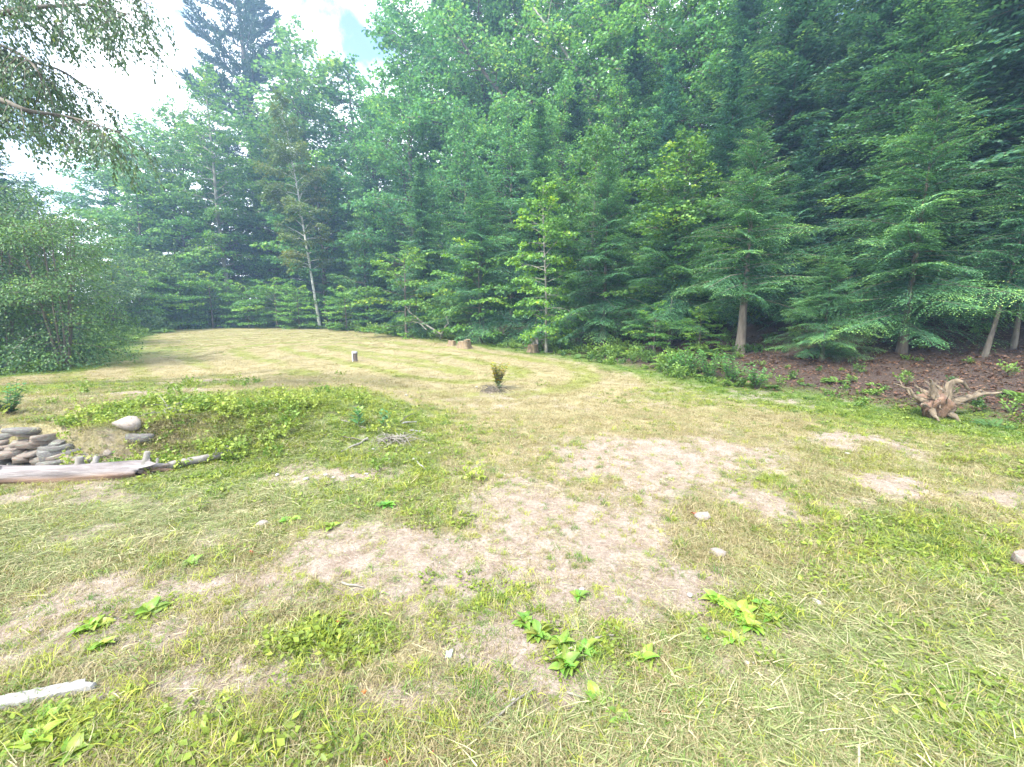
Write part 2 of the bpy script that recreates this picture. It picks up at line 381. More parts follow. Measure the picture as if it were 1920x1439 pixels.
def ground_mat():
    m, t, o = new_mat('field_ground')
    tc = t.nodes.new('ShaderNodeTexCoord'); ob = tc.outputs['Object']
    f1 = noise(t, 38, 8, .7, ob); f2 = noise(t, 7, 6, .6, ob); f3 = noise(t, 1.1, 5, .6, ob); f4 = noise(t, 150, 3, .6, ob)
    soil = ramp(t, f1, [(.25, (.15, .115, .092)), (.5, (.285, .232, .192)), (.75, (.40, .342, .295))])
    soil = mixc(t, ramp(t, f4, [(.62, (0, 0, 0)), (.7, (1, 1, 1))]), soil, (.50, .46, .44))
    soil = mixc(t, ramp(t, f2, [(.35, (.75, .75, .75)), (.6, (0, 0, 0))]), soil, mixc(t, 1.0, soil, (.66, .60, .55), 'MULTIPLY'))
    straw = ramp(t, f1, [(.25, (.13, .11, .055)), (.5, (.27, .232, .125)), (.75, (.41, .36, .22))])
    olive = ramp(t, f1, [(.25, (.09, .10, .03)), (.5, (.19, .205, .06)), (.75, (.31, .31, .10))])
    green = ramp(t, f1, [(.25, (.035, .07, .015)), (.5, (.085, .15, .028)), (.75, (.17, .25, .05))])
    lit = ramp(t, f1, [(.25, (.02, .014, .011)), (.5, (.055, .038, .030)), (.75, (.125, .09, .075))])
    st = attr(t, 'stripe').outputs['Fac']
    a = N(t, 'ShaderNodeMath', operation='MULTIPLY_ADD'); t.links.new(f3, a.inputs[0]); a.inputs[1].default_value = 1.3; t.links.new(st, a.inputs[2])
    c = mixc(t, ramp(t, a.outputs[0], [(.68, (0, 0, 0)), (1.2, (1, 1, 1))]), straw, olive)
    c = mixc(t, ramp(t, attr(t, 'lush').outputs['Fac'], [(.2, (0, 0, 0)), (.8, (.9, .9, .9))]), c, green)
    b = N(t, 'ShaderNodeMath', operation='MULTIPLY_ADD'); t.links.new(f2, b.inputs[0]); b.inputs[1].default_value = .9; t.links.new(attr(t, 'soil').outputs['Fac'], b.inputs[2])
    c = mixc(t, ramp(t, b.outputs[0], [(.48, (0, 0, 0)), (1.3, (1, 1, 1))]), c, soil)
    c = mixc(t, attr(t, 'litter').outputs['Fac'], c, lit)
    p = N(t, 'ShaderNodeBsdfPrincipled', Roughness=.95); p.inputs['Specular IOR Level'].default_value = .15
    t.links.new(c, p.inputs['Base Color'])
    bp = N(t, 'ShaderNodeBump', Strength=.9, Distance=.03); t.links.new(f1, bp.inputs['Height']); t.links.new(bp.outputs[0], p.inputs['Normal'])
    t.links.new(p.outputs[0], o.inputs['Surface']); return m
M['ground'] = ground_mat()

# ------------------------------------------------------------------ ground sheet
def build_ground():
    u = np.linspace(-1, 1, 481); gx = 0.95*np.sinh(6.3*u); gx *= 120/gx[-1]
    v = np.linspace(-0.72, 1, 430); gy = 3.2 + 0.9*np.sinh(6.6*v); gy = gy[(gy > -22)]; gy = np.where(gy > 3.2, 3.2+(gy-3.2)*117/(gy[-1]-3.2), gy)
    X, Y = np.meshgrid(gx, gy); sd = sdist(X, Y); Z = h(X, Y, sd)
    V = np.stack([X, Y, Z], -1).reshape(-1, 3); nx, ny = len(gx), len(gy)
    i = (np.arange(ny-1)[:, None]*nx + np.arange(nx-1)[None]).ravel()
    g = Geo(); g.add(V, np.stack([i, i+1, i+nx+1, i+nx], -1))
    me = g.mesh('ground', M['ground'], smooth=True)
    so, lu, ha, li = masks(X, Y, sd)
    stripe = 0.5 + 0.5*mow(X, Y) - .9*mask(TRACK, X, Y, 81)
    for nme, a in (('soil', so), ('lush', lu), ('hay', ha), ('litter', li), ('stripe', (stripe-0.5)*0.85)):
        at_ = me.attributes.new(nme, 'FLOAT', 'POINT'); at_.data.foreach_set('value', a.ravel().astype(np.float32))
    tag(link('ground', me), 'mown field of straw and patchy grass with bare soil', 'ground', kind='structure')
build_ground()

# ------------------------------------------------------------------ trees: prototypes
def rot_about(v, ax, ang):
    ax = nrm(ax); c, s = np.cos(ang), np.sin(ang)
    return v*c + np.cross(ax, v)*s + ax*(v@ax)*(1-c)

def polyline(p, d, L, n, droop=0.0, wob=0.06):
    pts = [np.array(p, float)]; d = nrm(np.array(d, float)); st = L/(n-1)
    for k in range(n-1):
        d = nrm(d + np.array([0, 0, -droop/(n-1)]) + rng.normal(0, wob, 3)); pts.append(pts[-1]+d*st)
    return np.array(pts)

def along(pts, s):
    seg = np.linalg.norm(np.diff(pts, axis=0), axis=1); cs = np.concatenate([[0], np.cumsum(seg)])
    q = s*cs[-1]; P = np.stack([np.interp(q, cs, pts[:, k]) for k in range(3)], -1)
    T = nrm(np.stack([np.interp(np.minimum(q+.02*cs[-1], cs[-1]), cs, pts[:, k]) - np.interp(np.maximum(q-.02*cs[-1], 0), cs, pts[:, k]) for k in range(3)], -1))
    return P, T

def spray(gl, pts, count, L, W, lat, vert, vary, droopy=0.25, s0=0.15):
    """leaves spread along a twig, held in a loose flat spray"""
    s = s0 + (1-s0)*rng.random(count)**0.8
    P, T = along(pts, s)
    side = nrm(np.cross(T, np.array([0, 0, 1.0])) + rng.normal(0, .02, T.shape))
    P = P + side*rng.normal(0, lat, (count, 1)) + np.array([0, 0, 1.0])*rng.normal(0, vert, (count, 1))
    yaw = rng.uniform(-1.3, 1.3, (count, 1))
    D = T*np.cos(yaw) + side*np.sin(yaw); D[:, 2] -= droopy*1.5 + rng.normal(0, .28, count)
    n = np.array([0, 0, .75]) + rng.normal(0, .62, (count, 3))
    leaves(gl, P, D, n, L*rng.uniform(.65, 1.25, count), W*rng.uniform(.7, 1.2, count), np.clip(vary + rng.normal(0, .2, count), 0, 1))

def broadleaf(seed, H, CR, base, limbs, leaf, wid, per, tr, prof='oval', lean=(0, 0), sub_len=.45, droop=.25, lat=.16, vert=.06, elev=(15, 65), stems=1, spread=0.0, twig=True, skew=0.0):
    """returns wood Geo and leaf Geo of a broad-leaved tree or multi-stemmed shrub"""
    global rng
    rng = np.random.default_rng(seed)
    gw, gl = Geo(), Geo()
    for sidx in range(stems):
        a0 = sidx*2.4 + rng.random()
        sp = spread*(0.4+0.6*rng.random()) if stems > 1 else 0
        top = np.array([lean[0]*H + math.cos(a0)*sp*H, lean[1]*H + math.sin(a0)*sp*H, H*(1 if stems == 1 else rng.uniform(.72, 1))])
        ts = np.linspace(0, 1, 14)[:, None]
        foot = np.array([math.cos(a0), math.sin(a0), 0])*(0.12 if stems > 1 else 0)
        tp = foot + top*ts**np.array([1.15 if stems == 1 else .85]*2 + [1.0])
        w = np.cumsum(rng.normal(0, .012*H/4, (14, 3)), 0)*np.array([1, 1, 0]); w -= w[0]; tp = tp + w*ts
        tp[0, 2] -= .15
        rads = tr*(1-ts[:, 0])**.8 + .012; rads[0] *= 1.35; rads[1] *= 1.08
        tube(gw, tp, rads, 9 if stems == 1 else 6, .5, .12)
        nl = max(3, limbs//stems); az = rng.random()*6.28
        for k in range(nl):
            t = base/H + (0.985-base/H)*((k+.5*rng.random())/nl); t = min(t, .98)
            P, T = along(tp, np.array([t])); P, T = P[0], T[0]
            q = (t-base/H)/(1-base/H)
            pr = {'oval': (0.35+0.65*math.sin(math.pi*min(q*.85+.12, 1)))*(1-.55*q**2.5), 'cone': (1-q)**.75+.12, 'round': math.sqrt(max(0, 1-(q*1.05-.35)**2/.55))+.12, 'top': .35+.75*math.sin(math.pi*min(.15+q*.75, 1))}[prof]
            L = CR*pr*rng.uniform(.65, 1.12)
            az += 2.4 + rng.normal(0, .35)
            L *= 1+skew*math.cos(az)
            el = R(elev[0] + (elev[1]-elev[0])*q**1.3 + rng.normal(0, 9))
            d = np.array([math.cos(az)*math.cos(el), math.sin(az)*math.cos(el), math.sin(el)])
            lp = polyline(P, d, L, 7, droop*1.3, .07)
            r0 = max(.006, min(tr*(1-t)*.55+.008, tr*.4))
            tube(gw, lp, np.linspace(r0, .005, 7), 5, .5, cap=False)
            ns = max(3, int(L/.32)); base_v = .38+rng.normal(0, .13)
            for j in range(ns):
                s = .18+.82*(j+.5)/ns
                p, tt = along(lp, np.array([s])); p, tt = p[0], tt[0]
                sg = 1 if j % 2 else -1
                sl = (sub_len*L*(1.05-s*.7)+.18)*rng.uniform(.7, 1.2)
                dd = rot_about(tt, np.array([0, 0, 1.0]), sg*rng.uniform(.5, 1.1)); dd[2] = dd[2]*.5 + rng.normal(.04, .13)
                spn = polyline(p, dd, sl, 4, droop, .08)
                if twig: tube(gw, spn, np.linspace(r0*.35+.002, .002, 4), 3, .5, cap=False)
                spray(gl, spn, max(4, int(per*sl)), leaf, wid, lat*min(1, sl+.3), vert, base_v)
            spray(gl, lp[-3:], max(4, int(per*.5)), leaf, wid, lat*.7, vert, base_v+.1, s0=0)
        spray(gl, tp[-3:], int(per*H*.16)+6, leaf, wid, .03*H*.5, vert*2, .5, s0=0)
    return gw, gl

def conifer(seed, H, CR, base, nb, tr, space=.09, blade=.10, bw=.042, droop=.55, el0=-8, el1=35, prof=.75, side=.38, lean=(0, 0), gaps=0.0):
    """hemlock-like tree: flat drooping fronds of fine side twigs"""
    global rng
    rng = np.random.default_rng(seed)
    gw, gl = Geo(), Geo()
    ts = np.linspace(0, 1, 14)[:, None]
    tp = np.array([lean[0]*H, lean[1]*H, H])*ts; tp[:, :2] += np.cumsum(rng.normal(0, .006*H/4, (14, 2)), 0)*ts; tp[0, 2] -= .2
    rads = tr*(1-ts[:, 0])**1.35+.008; rads[0] *= 1.4; rads[1] *= 1.1
    tube(gw, tp, rads, 10, .5, .14)
    az = rng.random()*6.28
    UP = np.array([0, 0, 1.0])
    for k in range(nb):
        q = (k+rng.random()*.6)/nb; q = min(q, .995)
        if gaps and rng.random() < gaps: continue
        t = base/H+(1-base/H)*q
        P, _ = along(tp, np.array([t])); P = P[0]
        az += 2.4+rng.normal(0, .4)
        L = (CR*(1-q)**(prof*.85)*(.35+.65*min(1, q*6+.45)))*rng.uniform(.62, 1.15)+.14
        el = R(el0+(el1-el0)*q**1.4+rng.normal(0, 7))
        d = np.array([math.cos(az)*math.cos(el), math.sin(az)*math.cos(el), math.sin(el)])
        n = 8; bp = polyline(P, d, L, n, 0, .035)
        dr = droop*L*np.linspace(0, 1, n)**2*.35; bp[:, 2] -= dr
        tube(gw, bp, np.linspace(max(.004, .006*L+.002), .002, n), 4, .5, cap=False)
        for w_ in range(2):                                    # short inner sprays that clothe the stem
            a2 = az+rng.normal(0, 1.2); d2 = np.array([math.cos(a2), math.sin(a2), rng.uniform(-.3, .5)]); qs = np.linspace(.05, 1, 9)[:, None]
            pp = P+d2*qs*rng.uniform(.25, .5)*min(1, L); pp[:, 2] += rng.uniform(0, .25)
            leaves(gl, np.repeat(pp, 3, 0), d2+rng.normal(0, .55, (27, 3)), np.array([0, 0, 1.0])+rng.normal(0, .4, (27, 3)), blade*1.2, bw*1.5, np.clip(rng.normal(.3, .12, 27), 0, 1), fold=.08)
        m = max(3, int(L/space)); s = np.linspace(.03, .98, m)
        Pt, T = along(bp, s)
        sd = nrm(np.cross(T, UP)); upn = np.cross(sd, T)
        roll = rng.normal(0, .22); bv = .40+rng.normal(0, .14)
        for sg in (-1, 1):
            tl = (side*L*(1-s)**.75*np.minimum(1, s*4+.3)+.09)*rng.uniform(.7, 1.2, m); tl = np.minimum(tl, .85)
            td = nrm(T*.62 + sg*sd*rng.uniform(.7, 1.0, (m, 1)) + upn*(sg*roll + rng.normal(0, .14, (m, 1))))
            c = np.maximum(2, (tl/(blade*.55)).astype(int)); ii = np.repeat(np.arange(m), c)
            f = (np.arange(c.sum())-np.repeat(np.cumsum(c)-c, c))/np.repeat(c, c)
            dist = f*tl[ii]
            pos = Pt[ii]+td[ii]*dist[:, None]; pos[:, 2] -= (dist**2)*.55
            alt = np.where(np.arange(len(ii)) % 2, 1, -1)[:, None]
            lat = nrm(np.cross(td[ii], upn[ii]))
            bd = nrm(td[ii]*.8 + lat*alt*rng.uniform(.3, .65, (len(ii), 1)) + rng.normal(0, .10, (len(ii), 3))); bd[:, 2] -= .12
            bl = blade*rng.uniform(.75, 1.25, len(ii))*(1-.35*f)
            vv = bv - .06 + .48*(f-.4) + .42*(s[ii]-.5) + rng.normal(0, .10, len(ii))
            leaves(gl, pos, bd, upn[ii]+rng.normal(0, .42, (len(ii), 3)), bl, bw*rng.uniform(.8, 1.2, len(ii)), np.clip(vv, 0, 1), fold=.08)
    return gw, gl

def pine(seed, H, CR, base, whorls, tr):
    global rng
    rng = np.random.default_rng(seed)
    gw, gl = Geo(), Geo()
    tp = np.array([[0, 0, -.3], [.1, 0, H*.3], [0, .1, H*.6], [.05, 0, H*.85], [0, 0, H]]); tube(gw, tp, tr*np.array([1.2, .8, .55, .25, .04]), 8, .5, .1)
    for k in range(whorls):
        q = k/(whorls-1); z = base+(H-base)*q; a0 = rng.random()*6.28
        for j in range(rng.integers(4, 7)):
            az = a0+j*6.28/5+rng.normal(0, .3); L = CR*(1-q)**.6*rng.uniform(.55, 1.1)*min(1, .6+q*2)+.5
            el = R(2+38*q**1.5+rng.normal(0, 6)); d = np.array([math.cos(az)*math.cos(el), math.sin(az)*math.cos(el), math.sin(el)])
            bp = polyline([0, 0, z], d, L, 7, -.45, .04); tube(gw, bp, np.linspace(.02*L*.5+.02, .015, 7), 4, .5, cap=False)
            m = max(5, int(L/.28)); s = np.linspace(.35, 1, m); P, T = along(bp, s); sdv = nrm(np.cross(T, [0, 0, 1.0]))
            for sg in (-1, 1):
                tl = (.75*(1.15-s)*min(L, 4)*.5+.35)*rng.uniform(.7, 1.2, m); td = nrm(T+sg*sdv*.7+np.array([0, 0, .3]))
                for w in range(3):
                    base_p = P+td*(tl*(w+.3)/3)[:, None]
                    for b in range(5):
                        dd = nrm(td+rng.normal(0, .5, td.shape)+np.array([0, 0, .25])); leaves(gl, base_p, dd, rng.normal(0, 1, dd.shape)+np.array([0, 0, .6]), rng.uniform(.3, .5, m), .085, np.clip(rng.normal(.5, .22, m), 0, 1))
    return gw, gl

PROTO = {}
def reg(name, gwgl, wood, leaf, H, CR):
    gw, gl = gwgl
    PROTO[name] = (gw.mesh(name+'_wood', wood, smooth=True), gl.mesh(name+'_leaves', leaf), H, CR)
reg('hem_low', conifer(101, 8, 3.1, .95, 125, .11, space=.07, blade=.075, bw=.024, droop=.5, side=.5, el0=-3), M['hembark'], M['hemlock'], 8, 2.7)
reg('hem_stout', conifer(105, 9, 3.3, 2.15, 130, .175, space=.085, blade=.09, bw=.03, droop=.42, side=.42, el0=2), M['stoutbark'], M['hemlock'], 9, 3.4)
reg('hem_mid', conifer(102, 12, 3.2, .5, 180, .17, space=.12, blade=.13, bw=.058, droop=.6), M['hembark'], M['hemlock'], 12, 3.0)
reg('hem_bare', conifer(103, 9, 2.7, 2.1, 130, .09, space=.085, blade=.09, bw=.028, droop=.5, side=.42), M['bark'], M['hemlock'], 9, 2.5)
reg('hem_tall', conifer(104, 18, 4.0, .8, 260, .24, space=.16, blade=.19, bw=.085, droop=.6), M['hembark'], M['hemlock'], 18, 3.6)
reg('maple_big', broadleaf(201, 20, 5.4, 2.5, 74, .21, .19, 22, .26, 'oval', lat=.26, vert=.10), M['bark'], M['maple'], 20, 5.2)
reg('maple_tall', broadleaf(202, 22, 4.8, 6.0, 64, .21, .19, 22, .24, 'top', lat=.26, vert=.10), M['bark'], M['maple'], 22, 4.6)
reg('maple_mid', broadleaf(203, 10, 3.2, .8, 60, .14, .13, 40, .11, 'oval', lat=.18, vert=.05, droop=.3), M['bark'], M['maple'], 10, 3.2)
reg('maple_small', broadleaf(204, 4.5, 2.0, .5, 28, .125, .12, 44, .05, 'round', lat=.16, vert=.04, droop=.3, elev=(5, 45)), M['bark'], M['maple'], 4.5, 2.0)
reg('sapling', broadleaf(205, 6.5, 1.7, .55, 58, .13, .125, 50, .045, 'oval', lat=.17, vert=.035, droop=.3, elev=(5, 45), lean=(-.03, 0)), M['palebark'], M['maple'], 6.5, 1.7)
reg('birch', broadleaf(206, 17, 3.0, 4.5, 56, .15, .13, 62, .095, 'oval', lat=.2, vert=.09, droop=.6, elev=(35, 70)), M['birchbark'], M['birchleaf'], 17, 3.0)
reg('aspen', broadleaf(207, 22, 4.2, 5.0, 64, .19, .16, 28, .21, 'oval', lat=.22, vert=.08, elev=(15, 60)), M['palebark'], M['maple'], 22, 4.2)
reg('pine', pine(208, 34, 6.0, 12, 26, .42), M['bark'], M['pine'], 34, 6.0)
reg('shrub', broadleaf(209, 5.2, 2.3, .95, 64, .09, .07, 52, .03, 'round', lat=.2, vert=.15, droop=.35, elev=(10, 55), stems=9, spread=.22), M['bark'], M['shrub'], 5.2, 3.0)
reg('shrub_low', broadleaf(210, 4.2, 2.2, .15, 48, .11, .08, 60, .03, 'round', lat=.2, vert=.14, droop=.3, elev=(5, 50), stems=7, spread=.16), M['bark'], M['shrub'], 4.2, 2.8)

def tree(kind, name, base, H, label, cat='tree', group=None, rz=None, wide=1.0, tint=(1, 1, 1), lean=(0, 0)):
    wood, leaf, H0, R0 = PROTO[kind]
    o = empty(name, base, random.uniform(0, 6.28) if rz is None else rz)
    k = H/H0; o.scale = (k*wide, k*wide, k)
    if lean != (0, 0):
        o.rotation_mode = 'XYZ'; o.rotation_euler = (lean[1], lean[0], o.rotation_euler[2])
    tag(o, label, cat, group)
    link('stems' if 'shrub' in kind else 'trunk', wood, o)
    c = link('foliage' if 'shrub' in kind else 'crown', leaf, o); c.color = (*tint, 1)
    return o

# ------------------------------------------------------------------ the wood, tree by tree
def T(kind, name, px, Y, top, label, group=None, wide=1.0, tint=(1, 1, 1), rz=None, lean=(0, 0), cat='tree'):
    b = at_depth(px, Y); H = up_to(b, top)
    return tree(kind, name, b, H, label, cat, group, rz, wide, tint, lean)
def TG(kind, name, px, py, top, label, **kw):
    b = G(px, py); return T(kind, name, px, b[1], top, label, **kw)

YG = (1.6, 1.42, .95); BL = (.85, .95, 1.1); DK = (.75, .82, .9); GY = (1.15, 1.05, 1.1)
gh = 'hemlocks along the edge of the wood'
T('hem_low', 'hemlock', 1690, 10.2, 172, 'young hemlock with pale green pointed tip in front of a taller hemlock', gh, 1.1, (1.45, 1.35, 1.0))
T('hem_mid', 'hemlock', 1655, 13.0, -60, 'tall hemlock reaching out of the picture right behind the pale-tipped young hemlock', gh, 1.25, (1.4, 1.3, 1.05))
T('hem_stout', 'hemlock', 1387, 12.4, 235, 'hemlock with a stout bare lower trunk beside the leafy weeds', gh, 1.0, (1.45, 1.35, 1.0), rz=1.0)
T('hem_low', 'hemlock', 1540, 10.4, 470, 'short spreading hemlock with low boughs over the brown leaf litter', gh, 1.3, (1.45, 1.35, 1.0), rz=2.2)
T('hem_bare', 'hemlock', 1846, 9.2, 215, 'small hemlock on a thin slanting pale trunk behind the upturned roots', gh, .85, (1.15, 1.2, 1.0), rz=0, lean=(.13, 0))
T('hem_bare', 'hemlock', 1900, 9.4, 150, 'small hemlock on a thin upright trunk at the frame edge by the upturned roots', gh, .8, (1.1, 1.15, 1.0), rz=3.3)
T('hem_low', 'hemlock', 2110, 9.0, 210, 'hemlock reaching in past the frame edge above the leaf litter', gh, 1.1, (1.2, 1.2, 1.0), rz=.7)
T('hem_low', 'hemlock', 1255, 15.2, 330, 'full dark hemlock between the stout bare trunk and the slender sapling', gh, 1.15, (1.3, 1.3, 1.0), rz=4.0)
T('hem_low', 'hemlock', 1130, 17.0, 300, 'feathery hemlock just behind the slender sapling', gh, 1.1, (1.35, 1.3, 1.05), rz=5.0)
T('hem_low', 'hemlock', 905, 22.5, 330, 'low sweeping hemlock behind the orange-cut stump pieces', gh, 1.15, (1.25, 1.25, 1.08), rz=.3)
T('hem_mid', 'hemlock', 800, 28.0, 300, 'grey green hemlock above the dead fallen branches', gh, 1.15, (1.5, 1.4, 1.15), rz=1.9)
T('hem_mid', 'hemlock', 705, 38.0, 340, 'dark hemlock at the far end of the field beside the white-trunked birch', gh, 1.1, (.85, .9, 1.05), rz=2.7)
T('hem_mid', 'hemlock', 1010, 22.0, 200, 'conical hemlock rising behind the slender sapling', gh, 1.1, (1.35, 1.3, 1.1), rz=3.1)
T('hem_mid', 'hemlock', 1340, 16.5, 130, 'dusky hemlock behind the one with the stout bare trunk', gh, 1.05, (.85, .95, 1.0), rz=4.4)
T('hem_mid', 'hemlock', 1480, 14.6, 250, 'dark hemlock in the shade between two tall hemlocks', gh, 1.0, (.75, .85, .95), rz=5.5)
T('hem_mid', 'hemlock', 1810, 12.0, 120, 'bushy hemlock behind the two thin trunks', gh, 1.1, (.9, 1.0, .95), rz=.9)
T('hem_mid', 'hemlock', 1925, 13.0, 20, 'hemlock at the frame edge behind the thin upright trunk', gh, 1.1, (1.0, 1.05, .95), rz=2.0)

# small broad-leaved trees in front
TG('sapling', 'sapling', 1024, 661, 345, 'slender young maple with thin pale trunk beside the cut stump', group=None, wide=.95, tint=(1.75, 1.6, 1.05), rz=.4)
gm = 'young maples in front of the dark hemlocks'
T('maple_small', 'young_maple', 762, 25.5, 480, 'low maple with bright yellow green sprays above the dead branches', gm, 1.25, YG, 1.1)
T('maple_small', 'young_maple', 838, 24.5, 555, 'little maple with lime leaves growing through the dead branches', gm, .9, (1.8, 1.5, .95), 2.0)
T('maple_small', 'young_maple', 900, 21.5, 470, 'leafy maple between the dead branches and the sapling by the cut stump', gm, 1.1, (1.45, 1.4, 1.0), 3.0)
T('maple_mid', 'young_maple', 1262, 16.2, 260, 'maple leaning bright leafy limbs out before the dark hemlocks with a few yellow leaves', gm, 1.25, (1.3, 1.25, .95), 4.2)
T('maple_small', 'young_maple', 1225, 14.2, 575, 'knee-high leafy maple sprout in the weeds between sapling and stout trunk', gm, 1.2, (1.4, 1.4, 1), .5)
T('maple_small', 'young_maple', 1310, 13.4, 585, 'small bright maple beside the stout bare hemlock trunk', gm, 1.1, (1.6, 1.5, .95), 1.5)
T('maple_mid', 'young_maple', 1960, 9.8, 330, 'maple pushing light leaves in at the frame edge above the thin trunks', gm, .8, YG, 2.9)
T('maple_mid', 'young_maple', 1105, 19.5, 250, 'round topped maple behind the feathery hemlock', gm, 1.0, (1, 1.08, 1.0), 3.6)
T('maple_mid', 'young_maple', 690, 36.0, 400, 'maple between the white-trunked birch and the low bright maple', gm, 1.0, (1.0, 1.05, 1.1), 5.1)
T('maple_small', 'young_maple', 640, 39.0, 530, 'green maple bush at the foot of the white-trunked birch', gm, 1.15, (1.1, 1.15, 1.0), 5.9)
T('maple_mid', 'young_maple', 520, 45.0, 420, 'maple thicket tree between the two pale trunks', gm, 1.0, (1.0, 1.05, 1.0), .2)
for px, Y, top, wd, lab in ((300, 37, 505, 1.3, 'bright leafy maple between the big multi-stemmed shrub and the rounded pale shrub'), (345, 36.5, 520, 1.3, 'small light maple right before the rounded pale shrub'), (400, 37.5, 520, 1.2, 'small light maple just left of the straight pale grey trunk'),
                        (468, 38, 540, 1.3, 'low light maple just right of the straight pale grey trunk'), (520, 37.5, 530, 1.4, 'low light maple midway between the two pale trunks'), (562, 36, 545, 1.2, 'low light maple just left of the white-trunked birch'), (650, 33.5, 545, 1.3, 'low light maple just right of the white-trunked birch'), (268, 33, 520, 1.2, 'small light maple tucked against the big multi-stemmed shrub')):
    T('maple_small', 'young_maple', px, Y, top, lab, gm, wd, (1.75, 1.7, 1.15), px*.1)
T('maple_small', 'young_maple', 482, 44.0, 530, 'small maple beside the grey-trunked tall tree', gm, 1.3, YG, 1.7)

T('birch', 'birch_tree', 600, 37.0, 180, 'slim birch with a white trunk leaning over and yellowing leaves', rz=0, lean=(-.085, 0), tint=(1.1, 1.1, .85))
T('aspen', 'pale_trunk_tree', 436, 40.5, 120, 'tall tree with long straight pale grey trunk at the far corner of the field', wide=.95, tint=(1.45, 1.4, 1.1), rz=0, lean=(-.03, 0))
T('pine', 'white_pine', 500, 58.0, -110, 'lofty white pine with layered upswept boughs against the white sky', wide=1.25, tint=(.9, 1.0, 1.1))

gl = 'broad-leaved trees at the far end of the field'
for px, Y, top, kind, tint, wide, lab in (
    (315, 44, 200, 'maple_big', GY, 1.2, 'pale green maple right of the open white sky before the white pine'),
    (560, 49, 60, 'maple_big', GY, 1.25, 'tall maple between the white pine and the little blue sky gap'),
    (655, 50, 125, 'maple_big', BL, 1.35, 'blue green maple directly below the little blue sky gap'),
    (250, 47, 225, 'maple_big', (1.1, 1.05, 1), 1.3, 'broad maple behind the low shrub at the far corner'),
    (170, 50, 262, 'maple_big', BL, 1.3, 'maple with thin outer leaves beside the white sky above the big shrubs'),
    (490, 46, 240, 'maple_big', (1.3, 1.2, .95), 1.3, 'light green maple behind and between the two pale trunks'),
    (215, 40, 350, 'maple_mid', (1.1, 1.1, 1.1), 1.1, 'medium maple rising just behind the big multi-stemmed shrub'),
    (305, 42, 330, 'maple_mid', YG, 1.15, 'bushy light maple behind the low rounded shrub'),
    (395, 43, 330, 'maple_mid', (1, 1.08, 1), 1.2, 'leafy maple behind the straight pale grey trunk'),
    (580, 41, 290, 'maple_mid', (.9, 1, 1.05), 1.2, 'shaded maple directly behind the white-trunked birch')):
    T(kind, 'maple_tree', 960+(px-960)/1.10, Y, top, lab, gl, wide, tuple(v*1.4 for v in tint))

gt = 'tall forest trees rising out of the picture'
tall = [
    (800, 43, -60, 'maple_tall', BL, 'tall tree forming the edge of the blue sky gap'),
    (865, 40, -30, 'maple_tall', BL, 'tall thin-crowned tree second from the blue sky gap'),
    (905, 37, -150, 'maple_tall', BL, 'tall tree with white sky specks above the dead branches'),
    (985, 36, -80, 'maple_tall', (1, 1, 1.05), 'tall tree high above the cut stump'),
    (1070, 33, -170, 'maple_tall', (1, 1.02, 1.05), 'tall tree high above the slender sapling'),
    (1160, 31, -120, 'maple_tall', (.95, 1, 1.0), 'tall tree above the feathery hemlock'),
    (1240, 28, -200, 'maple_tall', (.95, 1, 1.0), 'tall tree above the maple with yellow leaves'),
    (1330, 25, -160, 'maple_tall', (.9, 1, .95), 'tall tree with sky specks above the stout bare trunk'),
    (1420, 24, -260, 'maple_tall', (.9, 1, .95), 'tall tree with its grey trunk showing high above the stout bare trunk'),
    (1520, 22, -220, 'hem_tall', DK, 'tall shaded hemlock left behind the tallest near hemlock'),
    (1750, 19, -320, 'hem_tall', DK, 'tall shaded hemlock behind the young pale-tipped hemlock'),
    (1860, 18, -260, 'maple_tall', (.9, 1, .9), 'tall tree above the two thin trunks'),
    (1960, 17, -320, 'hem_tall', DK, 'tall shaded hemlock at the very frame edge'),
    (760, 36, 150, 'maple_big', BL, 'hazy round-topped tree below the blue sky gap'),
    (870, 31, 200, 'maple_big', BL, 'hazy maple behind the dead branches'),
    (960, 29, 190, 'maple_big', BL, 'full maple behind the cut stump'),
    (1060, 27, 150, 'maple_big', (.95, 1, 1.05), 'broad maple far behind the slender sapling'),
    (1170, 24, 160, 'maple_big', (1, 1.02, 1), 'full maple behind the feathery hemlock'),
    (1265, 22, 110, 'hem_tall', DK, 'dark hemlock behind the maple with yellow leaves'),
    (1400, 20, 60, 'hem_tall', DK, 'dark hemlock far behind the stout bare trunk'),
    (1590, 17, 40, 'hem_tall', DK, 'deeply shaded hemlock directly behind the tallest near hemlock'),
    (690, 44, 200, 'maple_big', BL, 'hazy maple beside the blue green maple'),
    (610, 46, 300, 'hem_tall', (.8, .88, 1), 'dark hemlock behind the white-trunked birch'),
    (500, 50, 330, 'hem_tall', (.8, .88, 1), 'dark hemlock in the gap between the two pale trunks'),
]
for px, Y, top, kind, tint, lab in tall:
    T(kind, 'forest_hemlock' if 'hem' in kind else 'forest_tree', 960+(px-960)/1.10, Y, top, lab, gt, 1.0, tuple(v*1.6 for v in tint))

